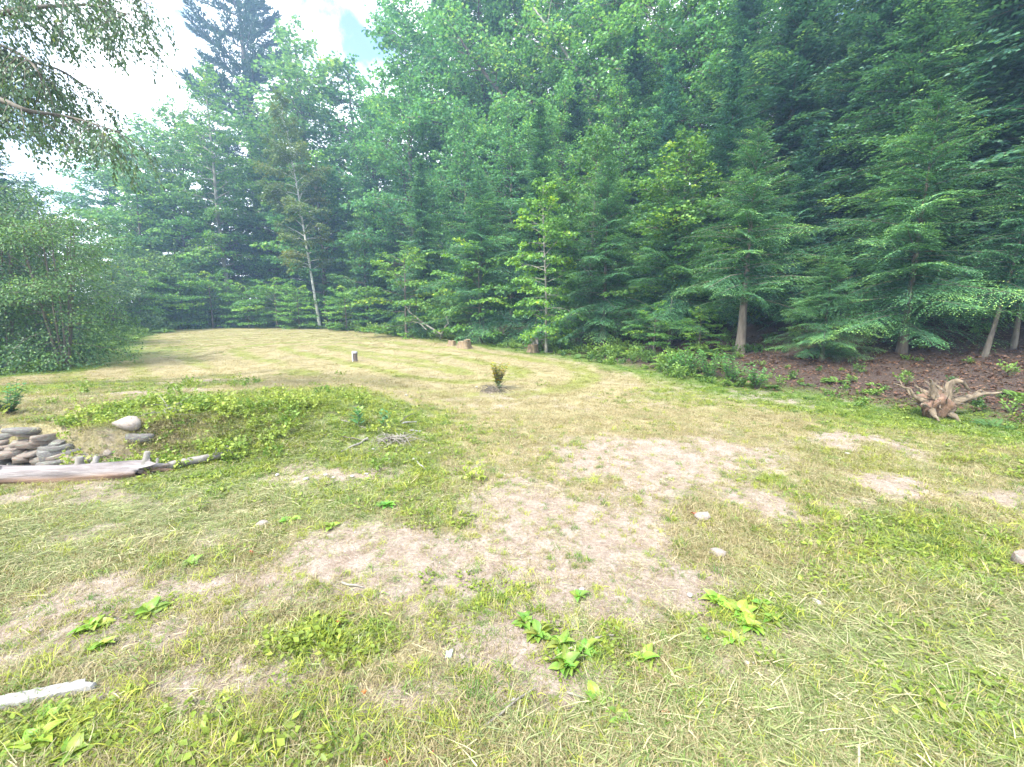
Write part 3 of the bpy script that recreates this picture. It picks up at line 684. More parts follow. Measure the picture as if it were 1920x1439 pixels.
# deeper rows that close the wood (reads as one dark mass behind the edge trees)
deep = []
for q, (a, b) in enumerate(zip(EDGE[3:-2], EDGE[4:-1])):
    e = b-a; n = np.array([-e[1], e[0]])/np.hypot(*e); n = n if sdist(*((a+b)/2+n*2)) > 0 else -n
    L = np.hypot(*e); far = a[1] > 30
    for off in ((3.5, 8.0, 13.0, 18.0) if far else (9.0, 15.0)):
        m_ = max(1, int(L/(2.8 if far else 4.0)))
        for k in range(m_):
            p = a+e*(k+.5)/m_+n*(off+rng.normal(0, 1.0)); deep.append((p, off))
MARKS = ((200, 'the big multi-stemmed shrub'), (300, 'the rounded pale shrub'), (380, 'the smaller leaning shrub'), (450, 'the straight pale grey trunk'), (540, 'the gap between the two pale trunks'), (620, 'the white-trunked birch'), (720, 'the end of the mown stripes'),
         (790, 'the low bright maple'), (850, 'the dead branches'), (930, 'the orange stump pieces'), (1000, 'the cut stump with the slab'), (1060, 'the slender sapling'), (1160, 'the feathery hemlock'), (1250, 'the full dark hemlock'), (1340, 'the leafy weed clumps'), (1420, 'the stout bare trunk'),
         (1520, 'the short spreading hemlock'), (1640, 'the brown leaf litter'), (1720, 'the pale-tipped young hemlock'), (1800, 'the upturned roots'), (1860, 'the slanting thin trunk'), (9999, 'the frame edge'))
seen_labels = {}
for i, (p, off) in enumerate(deep):
    z = float(h(np.array([p[0]]), np.array([p[1]]))[0])
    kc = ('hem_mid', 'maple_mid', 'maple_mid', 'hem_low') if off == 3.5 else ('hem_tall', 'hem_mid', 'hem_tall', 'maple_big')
    k = kc[i % 4]; pxx = 960+800*p[0]/p[1]
    m = next(t_ for x_, t_ in MARKS if pxx < x_)
    kind = 'maple' if 'maple' in k else 'hemlock'
    lab = f"{('low leafy' if off == 3.5 else 'shaded' if off < 13 else 'deepest dark')} {kind} inside the wood behind {m}"
    c = seen_labels.get(lab, 0); seen_labels[lab] = c+1
    if c: lab = lab.replace(' inside', (' farther', ' again farther', ' much farther', ' very far', ' farthest', ' utterly far')[min(c-1, 5)]+' inside')
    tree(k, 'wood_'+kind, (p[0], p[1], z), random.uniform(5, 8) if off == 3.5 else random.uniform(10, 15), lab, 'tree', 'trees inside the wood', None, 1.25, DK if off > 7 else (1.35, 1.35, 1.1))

# shrubs on the left
gs = 'tall leafy shrubs beside the field'
b = G(128, 690)
T('shrub', 'shrub', 122, b[1], 395, 'big multi-stemmed shrub with dark slanting stems and a shadow on the mown grass', gs, .78, (1.6, 1.6, 1.3), 1.0, cat='shrub')
T('shrub', 'shrub', 10, b[1]+.3, 350, 'tall shrub cut off by the frame edge with bluish leaves against the sky', gs, .9, (1.2, 1.25, 1.35), 3.0, cat='shrub')
T('shrub_low', 'shrub', 318, 38.5, 462, 'rounded pale green shrub at the far corner of the field', gs, 1.15, (1.7, 1.6, 1.2), 1.0, cat='shrub')
T('shrub_low', 'shrub', 372, 39, 500, 'smaller shrub leaning against the straight pale grey trunk', gs, 1.0, (1.6, 1.6, 1.2), 2.4, cat='shrub')
T('shrub_low', 'shrub', 205, 30, 490, 'shrub between the big multi-stemmed one and the rounded pale one', gs, 1.0, (1.3, 1.3, 1.2), 4.0, cat='shrub')
for px, Y, top, lab in ((350, 41, 480, 'shrub filling the space between the rounded pale one and the leaning one'), (470, 40, 530, 'small shrub right of the straight pale grey trunk'), (276, 36, 470, 'bushy shrub just before the rounded pale one'), (545, 39.5, 545, 'low shrub between the two pale trunks')):
    T('shrub_low', 'shrub', px, Y, top, lab, gs, 1.15, (1.5, 1.5, 1.15), px*.1, cat='shrub')
T('shrub', 'shrub', 60, 19, 420, 'shrub half hidden behind the big multi-stemmed shrub', gs, 1.0, (1.4, 1.4, 1.25), 5.0, cat='shrub')
T('shrub', 'shrub', -90, 17, 300, 'shrub outside the frame edge beyond the bluish one', gs, 1.0, (.9, .95, 1.05), 2.0, cat='shrub')

# the tree standing outside the frame whose limbs hang in at the top
def overhang():
    global rng
    rng = np.random.default_rng(77)
    gw, gl_ = Geo(), Geo()
    base = at_depth(-420, 6.6); Y = 6.4
    top = base+np.array([.6, .2, 9.5])
    tp = base+(top-base)*np.linspace(0, 1, 9)[:, None]+np.array([[0.0, 0, 0]]); tube(gw, tp, np.linspace(.24, .07, 9), 10, .5, .12)
    limbs = [([(-300, 130), (-120, 70), (0, 48), (60, 36), (120, 33), (170, 30), (245, 50)], 6.2, .05), ([(-300, 200), (-100, 190), (0, 206), (50, 232), (100, 236), (150, 246), (225, 270)], 5.6, .045),
             ([(-280, 60), (-100, -20), (20, -50), (110, -40), (190, -10), (280, 30)], 6.6, .05), ([(-100, 90), (0, 105), (50, 130), (75, 160), (90, 200)], 6.0, .03),
             ([(-300, 10), (-120, -90), (0, -120), (120, -110), (230, -60)], 7.0, .05), ([(-280, 150), (-80, 120), (20, 130), (110, 150), (170, 190)], 6.9, .04),
             ([(-300, 190), (-140, 150), (-30, 170), (30, 190), (70, 215), (130, 225)], 6.4, .04), ([(-300, 60), (-60, 10), (60, -5), (140, 10), (215, 20)], 5.9, .035)]
    limbs = [([(a_, b2-22) for a_, b2 in pl], Yl, r) for pl, Yl, r in limbs]
    for pl, Yl, r in limbs:
        c = np.array([at(a, b_, Yl+.35*math.sin(k*1.7)) for k, (a, b_) in enumerate(pl)])
        c = np.concatenate([[np.array([tp[4][0], tp[4][1], c[0][2]-.4])], c])
        u = np.linspace(0, len(c)-1, 26); c = np.stack([np.interp(u, np.arange(len(c)), c[:, q]) for q in range(3)], -1)
        for _ in range(2): c[1:-1] = (c[:-2]+c[1:-1]*2+c[2:])/4
        tube(gw, c, np.linspace(r*1.1, .006, 26), 6, .5, .08, cap=False)
        for s in np.linspace(.3, .99, 26):
            p, tt = along(c, np.array([s])); p, tt = p[0], tt[0]
            for sg in (-1, 1):
                d = rot_about(tt, np.array([0, 0, 1.0]), sg*rng.uniform(.3, 1.2)); d[2] -= rng.uniform(0, .55)
                L = rng.uniform(.4, .95)*(1.05-.3*s)
                sp = polyline(p, d, L, 6, .75, .12); tube(gw, sp, np.linspace(.007, .002, 6), 3, .5, cap=False)
                spray(gl_, sp, int(46*L)+4, .05, .03, .07, .05, .45, droopy=.6, s0=.05)
                for w in range(2):
                    q, t2 = along(sp, np.array([rng.uniform(.3, .95)]))
                    s2 = polyline(q[0], t2[0]+rng.normal(0, .5, 3)+np.array([0, 0, -.5]), rng.uniform(.25, .5), 4, .6, .1)
                    tube(gw, s2, np.linspace(.003, .0015, 4), 3, .5, cap=False)
                    spray(gl_, s2, 20, .05, .03, .045, .03, .5, droopy=.7, s0=.05)
    o = empty('overhanging_tree', base)
    tag(o, 'tree outside the frame whose drooping leafy limbs hang across the upper corner of the sky', 'tree')
    for nm, g, mt in (('trunk', gw, M['bark']), ('crown', gl_, M['shrub'])):
        g.v = [v-base for v in g.v]; q = link(nm, g.mesh('overhang_'+nm, mt, smooth=(nm == 'trunk')), o); q.color = (.95, .92, 1.15, 1)
overhang()

# leaning bare trunks high in the wood
def bare_tree(label, pts, Y, r, mat='palebark', group='bare leaning trunks among the leaves'):
    g = Geo(); c = np.array([at(a, b_, Y) for a, b_ in pts]); base = c[0].copy()
    gz = float(h(np.array([base[0]]), np.array([base[1]]))[0]); foot = np.array([base[0]+(c[0]-c[-1])[0]*.2, base[1], gz-.2])
    c = np.concatenate([[foot], c]); u = np.linspace(0, len(c)-1, 12); c = np.stack([np.interp(u, np.arange(len(c)), c[:, q]) for q in range(3)], -1)
    for _ in range(2): c[1:-1] = (c[:-2]+c[1:-1]*2+c[2:])/4
    o = empty('bare_tree', foot); tag(o, label, 'tree', group)
    tube(g, c-foot, np.linspace(r*1.3, r*.35, 12), 8, .5, .1)
    for s in (.6, .72, .8, .87, .93):
        p, tt = along(c-foot, np.array([s])); d = rot_about(tt[0], np.array([.2, 1, .1]), rng.choice([-1, 1])*rng.uniform(.5, 1.0))
        gb = Geo(); tube(gb, polyline(p[0], d, rng.uniform(1, 2.6), 6, -.2, .12), np.linspace(r*.3, .01, 6), 5, .5); link('branch', gb.mesh('bare_branch', M[mat], True), o)
    link('trunk', g.mesh('bare_trunk', M[mat], True), o)
bare_tree('bare pale trunk leaning across the leaves below the top edge near the centre', [(1110, 180), (1080, 130), (1045, 75), (1000, 15)], 30, .13)
bare_tree('bare dark trunk leaning among the white sky specks', [(965, 205), (930, 165), (895, 120), (860, 70)], 33, .16, 'bark')
bare_tree('bare upright grey trunk high above the hemlock with the stout lower trunk', [(1420, 260), (1416, 190), (1418, 100), (1428, -40)], 22.5, .13)
bare_tree('bare slanting thin trunk beside the upright grey trunk', [(1440, 140), (1470, 60), (1500, -40)], 22, .07, 'bark')

# ------------------------------------------------------------------ things on the field
def stone_mesh(seed, mat, sub=2, sq=5.0, rough=.12):
    r = np.random.default_rng(seed)
    import bmesh
    bm = bmesh.new(); bmesh.ops.create_icosphere(bm, subdivisions=sub, radius=1.0)
    V = np.array([v.co[:] for v in bm.verts]); F_ = np.array([[v.index for v in f.verts] for f in bm.faces]); bm.free()
    ln = (np.abs(V)**sq).sum(1)**(1/sq); V = V/ln[:, None]
    for _ in range(11):
        n = nrm(r.normal(0, 1, 3)*[1, 1, .6]); d = r.uniform(.55, .95); k = V@n; V = V-np.where(k > d, k-d, 0)[:, None]*n
    V = V*(1+rough*(r.random((len(V), 1))-.5))
    g = Geo(); g.add(V, F_); return g.mesh('stone', mat)
def slab_mesh(seed, mat):
    r = np.random.default_rng(seed); n = int(r.integers(5, 7)); th = np.sort(np.linspace(0, 2*np.pi, n, endpoint=False)+r.normal(0, .2, n)); rr = r.uniform(.8, 1.15, n)
    rings = []
    for z, k in ((-1, .92), (-.2, 1.0), (.55, 1.0), (1, .93)):
        j = k+r.normal(0, .035, n); rings.append(np.stack([np.cos(th)*rr*j, np.sin(th)*rr*j, z+r.normal(0, .12, n)+.3*np.cos(th+2)*r.normal(0, .5)], -1))
    V = np.concatenate(rings+[[[0, 0, 1.0]], [[0, 0, -1.0]]]); i = np.arange(3)[:, None]*n; k = np.arange(n)[None]; k2 = (k+1) % n
    g = Geo(); g.add(V, np.stack([i+k, i+k2, i+n+k2, i+n+k], -1).reshape(-1, 4)); a = np.arange(n)
    g.add(V, np.concatenate([np.stack([a+3*n, (a+1) % n+3*n, np.full(n, 4*n)], -1), np.stack([(a+1) % n, a, np.full(n, 4*n+1)], -1)])); return g.mesh('stone', mat)
M['stone2'] = stone_mat('brownish_stone', (.10, .08, .068), (.26, .21, .18), lich=(.22, .24, .20), rust=(.27, .15, .08))
SM = [slab_mesh(300+i, M['stone'] if i % 3 else M['stone2']) for i in range(8)]
SP_ = [stone_mesh(320+i, M['pinkstone']) for i in range(3)]
SW = [stone_mesh(330+i, M['palestone'], 1) for i in range(3)]

# the old dry stone wall
wall_base = G(45, 882); o = empty('stone_wall', (wall_base[0], wall_base[1]+.07, wall_base[2]-.03))
tag(o, 'tumbled dry stone wall of flat grey fieldstones holding the bank behind the log', 'stone wall')
kk = 0
wx0 = hit(-180, 880, flat)[0]-wall_base[0]; wx1 = hit(150, 880, flat)[0]-wall_base[0]
for row in range(8):
    x = wx0+.1*row; zc = .01+row*.054
    end = wx1+.2-row*.12
    while x < end:
        w = random.uniform(.09, .27)*(1-.03*row); me = SM[(kk*3+row) % 8]; kk += 1
        s = link('stone', me, o, (x+w, random.uniform(-.05, .05)+row*.03, zc+random.uniform(-.012, .012)), (random.uniform(-.28, .28), random.uniform(-.2, .2), random.uniform(-.5, .5)+(3.14 if kk % 2 else 0)), (w, random.uniform(.12, .19), random.uniform(.018, .04)))
        x += 2*w*.8
def rock(px, py, sc, label, meshes=SM, name='rock', group=None, rz=None, sink=.3, cat='rock', tilt=.15):
    p = G(px, py); m = meshes[int(abs(px+py)) % len(meshes)]
    o = link(name, m, None, (p[0], p[1], p[2]+sc[2]*(1-2*sink)), (random.uniform(-tilt, tilt), random.uniform(-tilt, tilt), random.uniform(0, 6.28) if rz is None else rz), sc)
    return tag(o, label, cat, group)
rock(240, 803, (.145, .10, .085), 'rounded tan boulder half sunk in the weedy bank above the log', SP_, sink=.15, rz=.2)
rock(262, 822, (.19, .10, .04), 'flat grey slab just under the rounded tan boulder', SM, rz=.05)
rock(100, 862, (.17, .12, .10), 'bluish grey block at the tumbled end of the stone wall', SM, rz=.3)
rock(205, 852, (.05, .04, .035), 'small tan rock in the grass between wall and log', SP_)
rock(150, 868, (.10, .07, .045), 'low pale slab lying right behind the log', SM)
rock(75, 858, (.055, .05, .035), 'small rounded stone wedged between wall and bluish block', SM)
rock(1318, 972, (.085, .065, .035), 'dark flat rock on the dirt beside a reddish leaf', SP_, rz=.4)
rock(1342, 1040, (.06, .05, .035), 'pinkish angular rock on the dirt nearest the dark flat rock', SP_, rz=1.9)
rock(1922, 1062, (.07, .06, .06), 'grey stone cut by the frame edge in the cut grass', SM)
for px, py, s, lab in ((520, 893, .035, 'white stone first of the row in the weeds by the brush pile'), (612, 893, .03, 'white stone chip in the middle of the bare strip below the brush pile'),
        (625, 897, .025, 'white stone chip touching its neighbour on the bare strip'), (660, 895, .033, 'bright white stone at the end of the bare strip'), (688, 890, .024, 'tiny white stone past the bright white one'),
        (575, 900, .036, 'white stone left on the bare strip below the brush pile'), (730, 864, .035, 'white stone in clover below the brush pile'), (776, 864, .04, 'flat white stone in clover beyond the brush pile'),
        (805, 851, .03, 'pale stone in clover nearest the mown straw'), (762, 743, .04, 'lone white stone on the mown straw before the sprouting stump'), (700, 844, .03, 'white stone right under the brush pile'),
        (598, 1170, .035, 'pale crumbly stone beside the big red leaf'), (963, 1316, .018, 'round pale pebble near the long dry stalk'), (1090, 1108, .022, 'white pebble on the gravelly dirt above the plantain'),
        (1293, 1118, .025, 'white chip standing on the dirt beside the green weed clump'), (1535, 1135, .035, 'flat whitish stone at the edge of the cut grass'), (1400, 1247, .022, 'pale pebble on the dirt below the green weed clump'),
        (1093, 1366, .020, 'pinkish pebble in the cut grass at the bottom'), (490, 985, .05, 'long pale stone flush with the grass in front of the log'), (894, 727, .045, 'white stone at the foot of the sprouting stump'), (1588, 853, .035, 'small rock on the edge of the bare soil mound')):
    rock(px, py, (s*.95, s*.75, s*.5), lab, SW if s < .05 else SP_, 'pale_stone', 'pale stones scattered over the field', sink=.2, cat='stone')

# logs
def log(p0, p1, r0, r1, name, label, knots, mat='log', bend=.03, seed=5):
    """p0, p1: ends on the ground"""
    global rng
    rng = np.random.default_rng(seed)
    d = p1-p0; L = float(np.linalg.norm(d)); n = 40; sd_ = 20
    x = np.linspace(0, L, n); th = np.linspace(0, 2*np.pi, sd_, endpoint=False)
    r = np.interp(x, [0, L], [r0, r1])[:, None]
    ph = rng.random(6)*6.28
    rr = r*(1+.10*np.sin(2*th+ph[0])[None]+.07*np.sin(3*th[None]+x[:, None]*2.1+ph[1])+.05*np.sin(7*th[None]+ph[2]+.6*np.sin(x[:, None]*5))+.05*(fbm(np.repeat(x[:, None]*3, sd_, 1), np.repeat(th[None]*3, n, 0), seed, 3)-.5)*6)
    yc = bend*np.sin(x*2.2+ph[3])[:, None]; zc = .6*bend*np.sin(x*3+ph[4])[:, None]
    V = np.stack([np.repeat(x[:, None], sd_, 1)+(rng.normal(0, .004, (n, sd_))), yc+rr*np.cos(th)[None], zc+rr*np.sin(th)[None]], -1)
    V[0, :, 0] += rng.normal(0, .03, sd_); V[-1, :, 0] += rng.normal(0, .10, sd_); V[-3:-1, :, 1:] *= 1-.12*rng.random((2, sd_, 1))
    i = np.arange(n-1)[:, None]*sd_; k = np.arange(sd_)[None]; k2 = (k+1) % sd_
    g = Geo(); g.add(V.reshape(-1, 3), np.stack([i+k, i+k2, i+sd_+k2, i+sd_+k], -1).reshape(-1, 4))
    for ring, c in ((0, V[0].mean(0)+[.03, 0, 0]), (n-1, V[-1].mean(0)-[.04, 0, 0])):
        vv = np.concatenate([V[ring], c[None]]); ff = np.stack([np.arange(sd_), (np.arange(sd_)+1) % sd_, np.full(sd_, sd_)], -1); g.add(vv, ff)
    o = empty(name, p0+np.array([0, 0, r0*.72]), math.atan2(d[1], d[0])); o.rotation_euler = (0, -math.asin(d[2]/L), math.atan2(d[1], d[0]))
    tag(o, label, 'log'); link('log_body', g.mesh(name+'_body', M[mat], True), o)
    for kx, az, ln, kr in knots:
        gk = Geo(); dirv = np.array([.15, math.cos(az), math.sin(az)]); b0 = np.array([kx*L, 0, 0])+dirv*r0*.55
        tube(gk, [b0, b0+dirv*ln*.5, b0+dirv*ln*.85, b0+dirv*ln], [kr*1.7, kr*1.05, kr*1.1, kr*.8], 9, .5, .2); link('knot', gk.mesh('knot', M['greywood'], True), o)
    return o
LA, LB = G(-190, 910), G(283, 893)
log(LA, LB, .10, .082, 'fallen_log', 'thick weathered fallen log with grey top and orange rotten side before the stone wall', [(.98, 1.45, .125, .026), (.71, 1.6, .095, .03), (.76, 1.2, .092, .022), (.40, 2.2, .095, .03)])
log(G(288, 884), G(432, 858), .055, .03, 'fallen_log', 'thin pale fallen log in the grass beyond the thick one', [(.80, 1.4, .06, .016), (.96, 1.5, .065, .018), (.05, 1.2, .06, .014)], 'greywood', .02, 8)

# weathered board near the camera
def board():
    p0, p1 = G(-60, 1338), G(186, 1287); d = p1-p0; L = float(np.hypot(d[0], d[1])); g = Geo()
    nx_, w, tck = 26, .027, .02
    xs = np.linspace(0, L, nx_); ys = np.array([-w, -w*.93, -.3*w, .3*w, .93*w, w])
    top = []
    for j, y in enumerate(ys):
        endcut = L*(1-(.02 if j < 3 else .13)*(1 if j != 2 else .3))
        xx = np.minimum(xs, endcut+rng.normal(0, .004)); z = tck*(1 if 0 < j < 5 else .8)+rng.normal(0, .0012, nx_)-.002*(abs(y) < .4*w)
        top.append(np.stack([xx, np.full(nx_, y)+rng.normal(0, .0008, nx_), z], -1))
    Tp = np.array(top); Bt = Tp.copy(); Bt[..., 2] = -.01; V = np.concatenate([Tp.reshape(-1, 3), Bt.reshape(-1, 3)]); m = len(ys); off = m*nx_
    q = [[a*nx_+b_, a*nx_+b_+1, (a+1)*nx_+b_+1, (a+1)*nx_+b_] for a in range(m-1) for b_ in range(nx_-1)]
    q += [[b_+off, b_+1+off, b_+1, b_] for b_ in range(nx_-1)] + [[(m-1)*nx_+b_, (m-1)*nx_+b_+1, (m-1)*nx_+b_+1+off, (m-1)*nx_+b_+off] for b_ in range(nx_-1)]
    q += [[a*nx_+nx_-1, a*nx_+nx_-1+off, (a+1)*nx_+nx_-1+off, (a+1)*nx_+nx_-1] for a in range(m-1)]
    g.add(V, q)
    o = link('wooden_board', g.mesh('board', M['whiteboard']), None, p0+np.array([0, 0, .012]), (0, -math.atan2(d[2], L), math.atan2(d[1], d[0])))
    tag(o, 'whitish weathered wooden board with a split end lying on the dirt near the bottom corner', 'board')
board()

# well casing
p = G(666, 678); o = empty('well_casing', p)
tag(o, 'short dark metal well pipe with grey cap standing in the mown field', 'well pipe')
g = Geo(); tube(g, [(0, 0, -.1), (0, 0, .1), (0, 0, .27)], .077, 24); link('casing', g.mesh('casing', M['casing'], True), o)
g = Geo(); tube(g, [(0, 0, .262), (0, 0, .285)], .096, 24); tube(g, [(0, 0, .285), (0, 0, .315), (0, 0, .33)], [.09, .086, .05], 24); c = link('cap', g.mesh('cap', M['cap']), o)
for k in range(4):
    g = Geo(); a = k*1.57+.5; tube(g, [(math.cos(a)*.088, math.sin(a)*.088, .25), (math.cos(a)*.088, math.sin(a)*.088, .30)], .009, 6); link('bolt', g.mesh('bolt', M['cap']), c)
g = Geo(); tube(g, [(-.045, -.085, -.05), (-.045, -.085, .22), (-.045, -.08, .30), (-.04, -.06, .325)], .015, 8); link('side_strip', g.mesh('side_strip', M['side_strip'], True), o)  # thin pale strip up one side of the casing

# cut stumps
def stump(name, p, r, H, label, slab=None, tiltz=0.0):
    o = empty(name, p); tag(o, label, 'stump', 'cut tree stumps at the wood edge'); g = Geo()
    n = 18; th = np.linspace(0, 2*np.pi, n, endpoint=False); fl = 1+.14*np.sin(th*5+1)+.08*np.sin(th*3)
    rings = []
    for z, k in ((-.12, 1.45), (.04, 1.22), (.3*H, 1.04), (H, 1.0)):
        rings.append(np.stack([np.cos(th)*r*k*(fl if z < H*.5 else 1+.3*(fl-1)), np.sin(th)*r*k*(fl if z < H*.5 else 1+.3*(fl-1)), np.full(n, z)+(rng.normal(0, .015, n)+tiltz*np.cos(th) if z == H else 0)], -1))
    V = np.array(rings).reshape(-1, 3); i = np.arange(3)[:, None]*n; k = np.arange(n)[None]; k2 = (k+1) % n
    g.add(V, np.stack([i+k, i+k2, i+n+k2, i+n+k], -1).reshape(-1, 4)); link('stump_wood', g.mesh('stump_wood', M['cutwood'], False), o)
    g = Geo(); vv = np.concatenate([rings[-1]*[.97, .97, 1]+[0, 0, .004], rings[-1]*[.5, .5, 1]+[0, 0, .008], [[0, 0, H+.01]]])
    f4 = np.stack([np.arange(n), (np.arange(n)+1) % n, (np.arange(n)+1) % n+n, np.arange(n)+n], -1); g.add(vv, f4)
    g.add(vv[n:], np.stack([np.arange(n), (np.arange(n)+1) % n, np.full(n, n)], -1)); link('cut_face', g.mesh('cut_face', M['cutwood']), o)
    if slab:
        g = Geo(); a, b_, zz = slab; xs = np.linspace(-a, a, 7)
        fr = np.stack([xs, np.full(7, -.03), np.full(7, zz)+rng.normal(0, .02, 7)], -1); bk = fr+[0, b_, 0]; lo = fr*[1, 1, 0]+[0, 0, H-.03]; lob = bk*[1, 1, 0]+[0, 0, H-.03]
        V = np.concatenate([lo, fr, bk, lob]); q = [[s_*7+j, s_*7+j+1, s_*7+j+8, s_*7+j+7] for s_ in range(3) for j in range(6)]
        q += [[0, 7, 14, 21], [6, 27, 20, 13]]; g.add(V, q)
        sl = link('standing_slab', g.mesh('slab', M['greywood']), o, (.08, .06, 0)); sl['label'] = 'grey upright splintered slab left standing behind the orange cut'
stump('tree_stump', G(999, 662), .20, .32, 'cut stump with orange front and a grey upright slab at its back', (.14, .17, .60))
stump('tree_stump', G(870, 653), .27, .30, 'low broad stump with crumbling orange wood near the dead branches', tiltz=.05)
stump('tree_stump', G(847, 649), .17, .22, 'smaller orange stump piece next to the low broad stump')

# upturned root mass
def rootball():
    global rng
    rng = np.random.default_rng(55)
    p = G(1752, 783); o = empty('upturned_stump', p, 0); tag(o, 'upturned tree stump with reddish wood and weathered roots fanning upward at the wood edge', 'stump')
    k = p[1]/800.0
    g = Geo(); prof = [(-.06, .07), (0, .11), (.05, .14), (.10, .17), (.15, .20), (.20, .24), (.25, .25), (.29, .20), (.32, .15), (.36, .10), (.40, .03)]; n = 40; th = np.linspace(0, 2*np.pi, n, endpoint=False)
    V = []
    for z, r in prof:
        rr = r*(1+.16*np.sin(5*th+2+z*2)+.14*np.sin(9*th+z*6)+.7*(fbm(th*3.5, np.full(n, z*14), 5, 4)-.5))+rng.normal(0, .012, n); V.append(np.stack([np.cos(th)*rr*1.1, np.sin(th)*rr*.75, np.full(n, z)+.05*np.sin(3*th+1)], -1))
    V = np.array(V).reshape(-1, 3); i = np.arange(len(prof)-1)[:, None]*n; q = np.arange(n)[None]; q2 = (q+1) % n
    g.add(V, np.stack([i+q, i+q2, i+n+q2, i+n+q], -1).reshape(-1, 4)); link('root_crown', g.mesh('root_crown', M['root']), o)
    for k_ in range(75):
        a_ = rng.uniform(0, 6.28); e_ = rng.uniform(-.2, 1.1); d_ = np.array([math.cos(a_)*math.cos(e_)*1.2, math.sin(a_)*math.cos(e_)*.7, math.sin(e_)]); gf = Geo()
        tube(gf, polyline(np.array([0, 0, .2])+d_*.16, d_, rng.uniform(.12, .4), 7, .25, .25), np.linspace(rng.uniform(.005, .014), .0015, 7), 5, .5); link('rootlet', gf.mesh('rootlet', M['rootgrey'], True), o)
    def px(a, b_): return np.array([(a-1752)*k, 0, (783-b_)*k])
    roots = [([(1738, 745), (1735, 722), (1724, 705)], .05, -.05), ([(1757, 748), (1760, 722), (1768, 707), (1776, 712), (1790, 728)], .058, -.12), ([(1775, 755), (1800, 742), (1825, 732), (1846, 732)], .062, -.1),
             ([(1730, 755), (1715, 748), (1700, 728), (1672, 718)], .035, .05), ([(1730, 760), (1712, 755), (1690, 750)], .03, -.15), ([(1745, 750), (1744, 735), (1739, 728)], .05, .2),
             ([(1765, 752), (1778, 735), (1790, 722)], .04, .25), ([(1735, 765), (1722, 772), (1716, 780)], .05, -.25), ([(1764, 762), (1766, 775), (1764, 787)], .055, -.22), ([(1770, 756), (1788, 752), (1812, 748)], .04, .15),
             ([(1728, 752), (1712, 738), (1706, 716)], .028, .2), ([(1816, 736), (1820, 728), (1818, 718)], .022, -.1), ([(1750, 750), (1752, 730), (1748, 716)], .045, .1)]
    for pts, r, dy in roots:
        c = np.array([px(a, b_) for a, b_ in pts]); c[:, 1] += np.linspace(-.05, dy*1.6, len(c)) + rng.normal(0, .015, len(c)); u = np.linspace(0, len(c)-1, 10)
        c = np.stack([np.interp(u, np.arange(len(c)), c[:, s_]) for s_ in range(3)], -1); c[1:-1] = (c[:-2]+c[1:-1]*2+c[2:])/4
        c[1:] += rng.normal(0, .008, (9, 3)); gr = Geo(); tube(gr, c, r*.68*np.linspace(1.7, .25, 10), 8, .5, .45); link('root', gr.mesh('root', M['rootgrey'] if r < .07 else M['root'], True), o)
rootball()

# dead branches, brush pile, sticks
def branch(pts3, r, gb):
    pts3 = np.array(pts3); u = np.linspace(0, len(pts3)-1, 9); c = np.stack([np.interp(u, np.arange(len(pts3)), pts3[:, q]) for q in range(3)], -1)
    tube(gb, c+rng.normal(0, r*.5, c.shape), np.linspace(r, r*.3, 9), 6, .5, .1)
    for s in (.35, .5, .62, .75, .85, .93):
        p, tt = along(c, np.array([s])); d = rot_about(tt[0], np.array([rng.normal(), 1, rng.normal()]), rng.choice([-1, 1])*rng.uniform(.4, 1.0))
        tube(gb, polyline(p[0], d, np.linalg.norm(c[-1]-c[0])*rng.uniform(.12, .3), 5, 0, .15), np.linspace(r*.4, .004, 5), 4, .5)
Yb = G(830, 640)[1]
for pts, r, lab in (([(830, 628), (800, 610), (778, 596), (762, 580)], .055, 'long grey dead branch slanting up behind the low broad stump'), ([(826, 632), (836, 614), (842, 606), (836, 590)], .06, 'forked grey dead branch standing beside the low broad stump'),
                    ([(812, 624), (822, 630), (826, 638)], .045, 'short whitish dead branch lying at the grass edge'), ([(800, 618), (785, 606), (770, 603)], .03, 'thin dead branch under the long slanting one'), ([(846, 626), (862, 612), (880, 606)], .025, 'thin dark dead branch leaning toward the orange stump')):
    c = np.array([at(a, b_, Yb+.4*i_) for i_, (a, b_) in enumerate(pts)]); base = c[0].copy(); g = Geo(); branch(c-base, r, g)
    tag(link('dead_branch', g.mesh('dead_branch', M['twig'], True), None, base), lab, 'branch', 'grey dead branches piled at the wood edge')
def brush(px, py, R_, n, name, label, mat='twig'):
    p = G(px, py); g = Geo()
    for _ in range(n):
        a = rng.uniform(0, 6.28); st = np.array([rng.normal(0, R_*.4), rng.normal(0, R_*.3), rng.uniform(0, R_*.35)]); el = rng.uniform(-.15, .7)
        tube(g, polyline(st, (math.cos(a)*math.cos(el), math.sin(a)*math.cos(el), math.sin(el)), R_*rng.uniform(.5, 1.5), 6, 1.0, .16), np.linspace(rng.uniform(.003, .007), .0015, 6), 4, .5)
    return tag(link(name, g.mesh(name, M[mat]), None, p), label, 'brush')
brush(738, 830, .22, 90, 'brush_pile', 'tangle of dry grey twigs and roots among the lush grass')
brush(922, 734, .30, 80, 'brush_pile', 'dark twiggy litter round the foot of the sprouting stump', 'bark')
brush(330, 778, .25, 60, 'brush_pile', 'flattened bundle of pale dry stalks beside the rounded tan boulder')
def stick(a, b_, r, label, mat='twig', lift=0.01, name='stick', cat='stick'):
    p0, p1 = G(*a), G(*b_); g = Geo(); c = np.linspace(0, 1, 8)[:, None]*(p1-p0); L = np.linalg.norm(p1-p0)
    c[:, 2] = h(p0[0]+c[:, 0], p0[1]+c[:, 1])-p0[2]; c += rng.normal(0, L*.008, c.shape); c[:, 2] += lift+r
    tube(g, c, np.linspace(r, r*.55, 8), 6, .5, .2); tag(link(name, g.mesh(name, M[mat], True), None, p0), label, cat, 'sticks and dry stalks lying on the ground')
